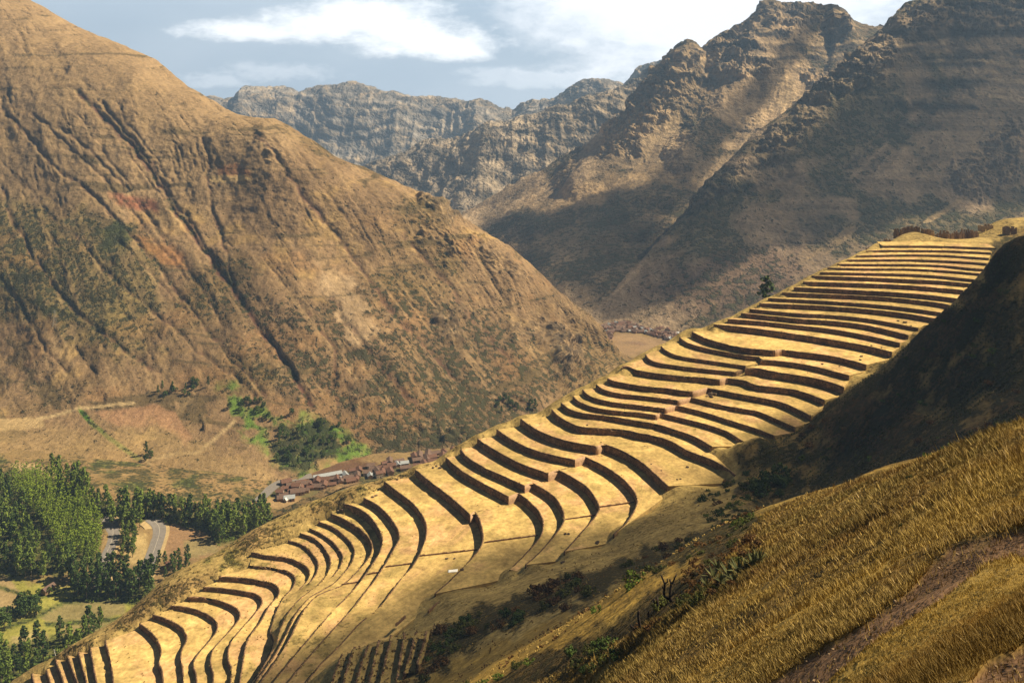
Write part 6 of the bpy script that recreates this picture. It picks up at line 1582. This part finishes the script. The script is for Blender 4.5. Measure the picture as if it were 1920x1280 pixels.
for i, (xy, z, nn) in enumerate(SL):
    h = 1.9; n = len(xy); rows = []; xy = xy + nn * .35 * fbm(xy[:, 0] / 2, xy[:, 1] / 2, seed=i + 60, oct=3)[:, None]
    for t in (0, .33, .66, 1): 
        p_ = xy + nn * (.15 + .2 * (1 - t) + .12 * fbm(xy[:, 0], xy[:, 1], np.full(n, t * 3.), seed=i, oct=2))[:, None]; rows.append(np.stack([p_[:, 0], p_[:, 1], np.full(n, z - h - 1.5 + (h + 1.6) * t)], 1))
    p_ = xy - nn * .7; rows.append(np.stack([p_[:, 0], p_[:, 1], np.full(n, z + .05)], 1)); rows.append(np.stack([p_[:, 0], p_[:, 1], np.full(n, z - h - 1.5)], 1))
    V = np.stack(rows, 1).reshape(-1, 3); Fs = [tuple(f) for f in grid_faces(n, 6)]
    for a in (0, (n - 1) * 6): Fs += [(a, a + 1, a + 4, a + 5), (a + 1, a + 2, a + 3, a + 4)]
    o = obj_np('retaining_wall', V, np.array(Fs), m_wall)
    tag(o, 'short overgrown wall of the narrow steps at the bottom', 'terrace wall', 'walls of the small overgrown terraces', 'thing')
    up = SL[i + 1][0] + SL[i + 1][2] * .1 if i + 1 < len(SL) else xy + np.array([1.6, .2])
    g = ruled(xy, up, 6); V = np.concatenate([g, np.full(g.shape[:2] + (1,), z)], 2); V[..., 2] += .35 * fbm(V[..., 0] / 1.2, V[..., 1] / 1.2, seed=5, oct=3)
    for lo_ in (0,):
        cc_ = np.tile([0.36, 0.26, 0.10, 0.4], (V.shape[0] * V.shape[1], 1))
    tv.append(V.reshape(-1, 3)); tc2.append(cc_); f_ = grid_faces(*V.shape[:2]); tf.append((f_ if True else f_) + nb2); nb2 += V.shape[0] * V.shape[1]
    e0 = V[0]; lo = e0.copy(); lo[:, 2] -= 3; S = np.stack([e0, lo], 1); tv.append(S.reshape(-1, 3)); tc2.append(np.tile([.2, .14, .06, .6], (len(S) * 2, 1))); tf.append(grid_faces(len(S), 2) + nb2); nb2 += len(S) * 2
cent = []
for xy, z, nn in SL:
    for _ in range(26):
        q = xy[random.randrange(len(xy))]; cent.append((q[0] + random.uniform(-.5, 3), q[1], z + .1, random.uniform(.2, .6)))
V_, F_ = leaf_cloud(cent, 20, .34, 44); stuff(obj_np('overgrowth', V_, F_, m_brownbush, smooth=False), 'brown weeds on the small overgrown terraces', 'weeds')
struct(obj_np('overgrown_terrace_ground', np.concatenate(tv), np.concatenate(tf), m_small, col=np.concatenate(tc2)))

# ------------------------------------------------------------------ clouds standing over the valley, out of the picture, whose shadows lie on the slopes
m_unseen_cloud, t, b = new_mat('cloud')
t.nodes.clear(); out = N(t, 'ShaderNodeOutputMaterial')
tr = N(t, 'ShaderNodeBsdfTransparent'); tl = N(t, 'ShaderNodeBsdfTranslucent'); df = N(t, 'ShaderNodeBsdfDiffuse')
for q in (tl, df): q.inputs['Color'].default_value = (.9, .9, .92, 1)
m1 = N(t, 'ShaderNodeMixShader'); m1.inputs[0].default_value = .5; L(t, tl.outputs[0], m1.inputs[1]); L(t, df.outputs[0], m1.inputs[2])
m2 = N(t, 'ShaderNodeMixShader'); m2.inputs[0].default_value = .5
L(t, tr.outputs[0], m2.inputs[1]); L(t, m1.outputs[0], m2.inputs[2]); L(t, m2.outputs[0], out.inputs[0])
def cloud(pts3, zc, label, seed, thick=70):
    """flat-based cloud whose outline, seen from the sun, covers the given ground points (convex or not, in order)"""
    pts = []
    for p in pts3:
        k = (zc - p[2]) / SD[2]; pts.append((p[0] + SD[0] * k, p[1] + SD[1] * k))
    pts = np.array(pts); x0, y0 = pts.min(0) - 40; x1, y1 = pts.max(0) + 40
    n = 110; xs, ys = np.meshgrid(np.linspace(x0, x1, n), np.linspace(y0, y1, n), indexing='ij')
    w_ = max(x1 - x0, y1 - y0)
    jx_ = fbm(xs / 120, ys / 120, seed=seed) * 38; jy_ = fbm(xs / 120, ys / 120, seed=seed + 9) * 38
    poly = [tuple(p) for p in pts]
    ins = inpoly(xs + jx_, ys + jy_, poly); d = polydist(xs + jx_, ys + jy_, poly + [poly[0]])
    up = np.sqrt(np.clip(d / 160, 0, 1)) * thick * (1 + .5 * fbm(xs / 90, ys / 90, seed=seed + 3))
    Vt = np.stack([xs, ys, zc + up], 2).reshape(-1, 3); Vb = np.stack([xs, ys, zc - .15 * up], 2).reshape(-1, 3)
    f = grid_faces(n, n); keep = ins.reshape(-1)[f].all(1); f = f[keep]
    return stuff(obj_np('cloud', np.concatenate([Vt, Vb]), np.concatenate([f, f[:, ::-1] + n * n]), m_unseen_cloud), label, 'cloud')  # unseen cloud, hung out of view to shade the ground
def surf(name, pts): return [on_loft(name, x, y) for x, y in pts]
a = surf('shaded_spur', [(1200, 560), (1290, 400), (1420, 320), (1500, 240), (1640, 180), (1760, 130)])
a = surf('high_peak', [(880, 402), (960, 398), (1040, 385), (1090, 362), (1120, 345), (1160, 336), (1215, 335), (1250, 350), (1290, 385)]) + surf('shaded_spur', [(1320, 360), (1370, 330), (1440, 280), (1520, 250), (1620, 150), (1690, 150), (1800, 140), (2100, 120), (2200, 300), (1920, 400), (1700, 420), (1500, 450), (1380, 500), (1280, 560), (1160, 590), (1120, 600)]) + surf('high_peak', [(1040, 540), (960, 470)])
cloud(a, 1500, 'grey cloud over the right-hand mountains, above the picture', 5)
a = [on_hill(x, y, d) for x, y, d in ((1480, 760, 300), (1420, 800, 300), (1410, 880, 300), (1340, 945, 200), (1250, 965, 200), (1180, 985, 200), (1100, 1015, 200), (980, 1040, 200), (860, 1075, 200), (740, 1120, 200), (640, 1150, 200), (560, 1200, 200), (500, 1290, 200))]
a = [p for p in a if p is not None] + [np.array(q, float) for q in ((-60, 235, 210), (-20, 205, 240), (40, 190, 290), (75, 210, 270), (110, 225, 290), (420, 220, 330), (420, 420, 330), (380, 480, 330), (300, 500, 300), (240, 470, 280))]
cloud(a, 1400, 'unseen thin cloud that dims the bowl meadow and the shadowed slope', 15)  # out of view, outlined so its shadow lands on meadow and shadowed slope

# ------------------------------------------------------------------ air
m_haze = bpy.data.materials.new('haze'); m_haze.use_nodes = True; t = m_haze.node_tree; t.nodes.clear()
pv = N(t, 'ShaderNodeVolumePrincipled'); pv.inputs['Color'].default_value = (0.38, 0.60, 1.0, 1); pv.inputs['Density'].default_value = 0.000115; pv.inputs['Anisotropy'].default_value = 0.2
out = N(t, 'ShaderNodeOutputMaterial'); L(t, pv.outputs[0], out.inputs['Volume'])
hb = MB(); hb.box((600, 3200, 90), (13000, 7600, 1500)); hz = hb.build('haze', m_haze); stuff(hz, 'thin bluish air filling the valley', 'haze')


for x, y in scatter_px(PATH1, 26, 14) + scatter_px([(1830, 1270), (1900, 1230), (1910, 1270)], 4, 10):
    p = on_hill(x, y, 3)
    if p is None: continue
    o = link(bpy.data.objects.new('stone', random.choice(RK))); s = random.uniform(2.5, 7) / F * p[1] / 2; o.location = p; o.scale = (s, s, s); o.rotation_euler = (0, 0, random.random() * 6)
    tag(o, 'small loose stone on the reddish dirt path of the near slope', 'stone', 'stones on the dirt path')
number_sets()
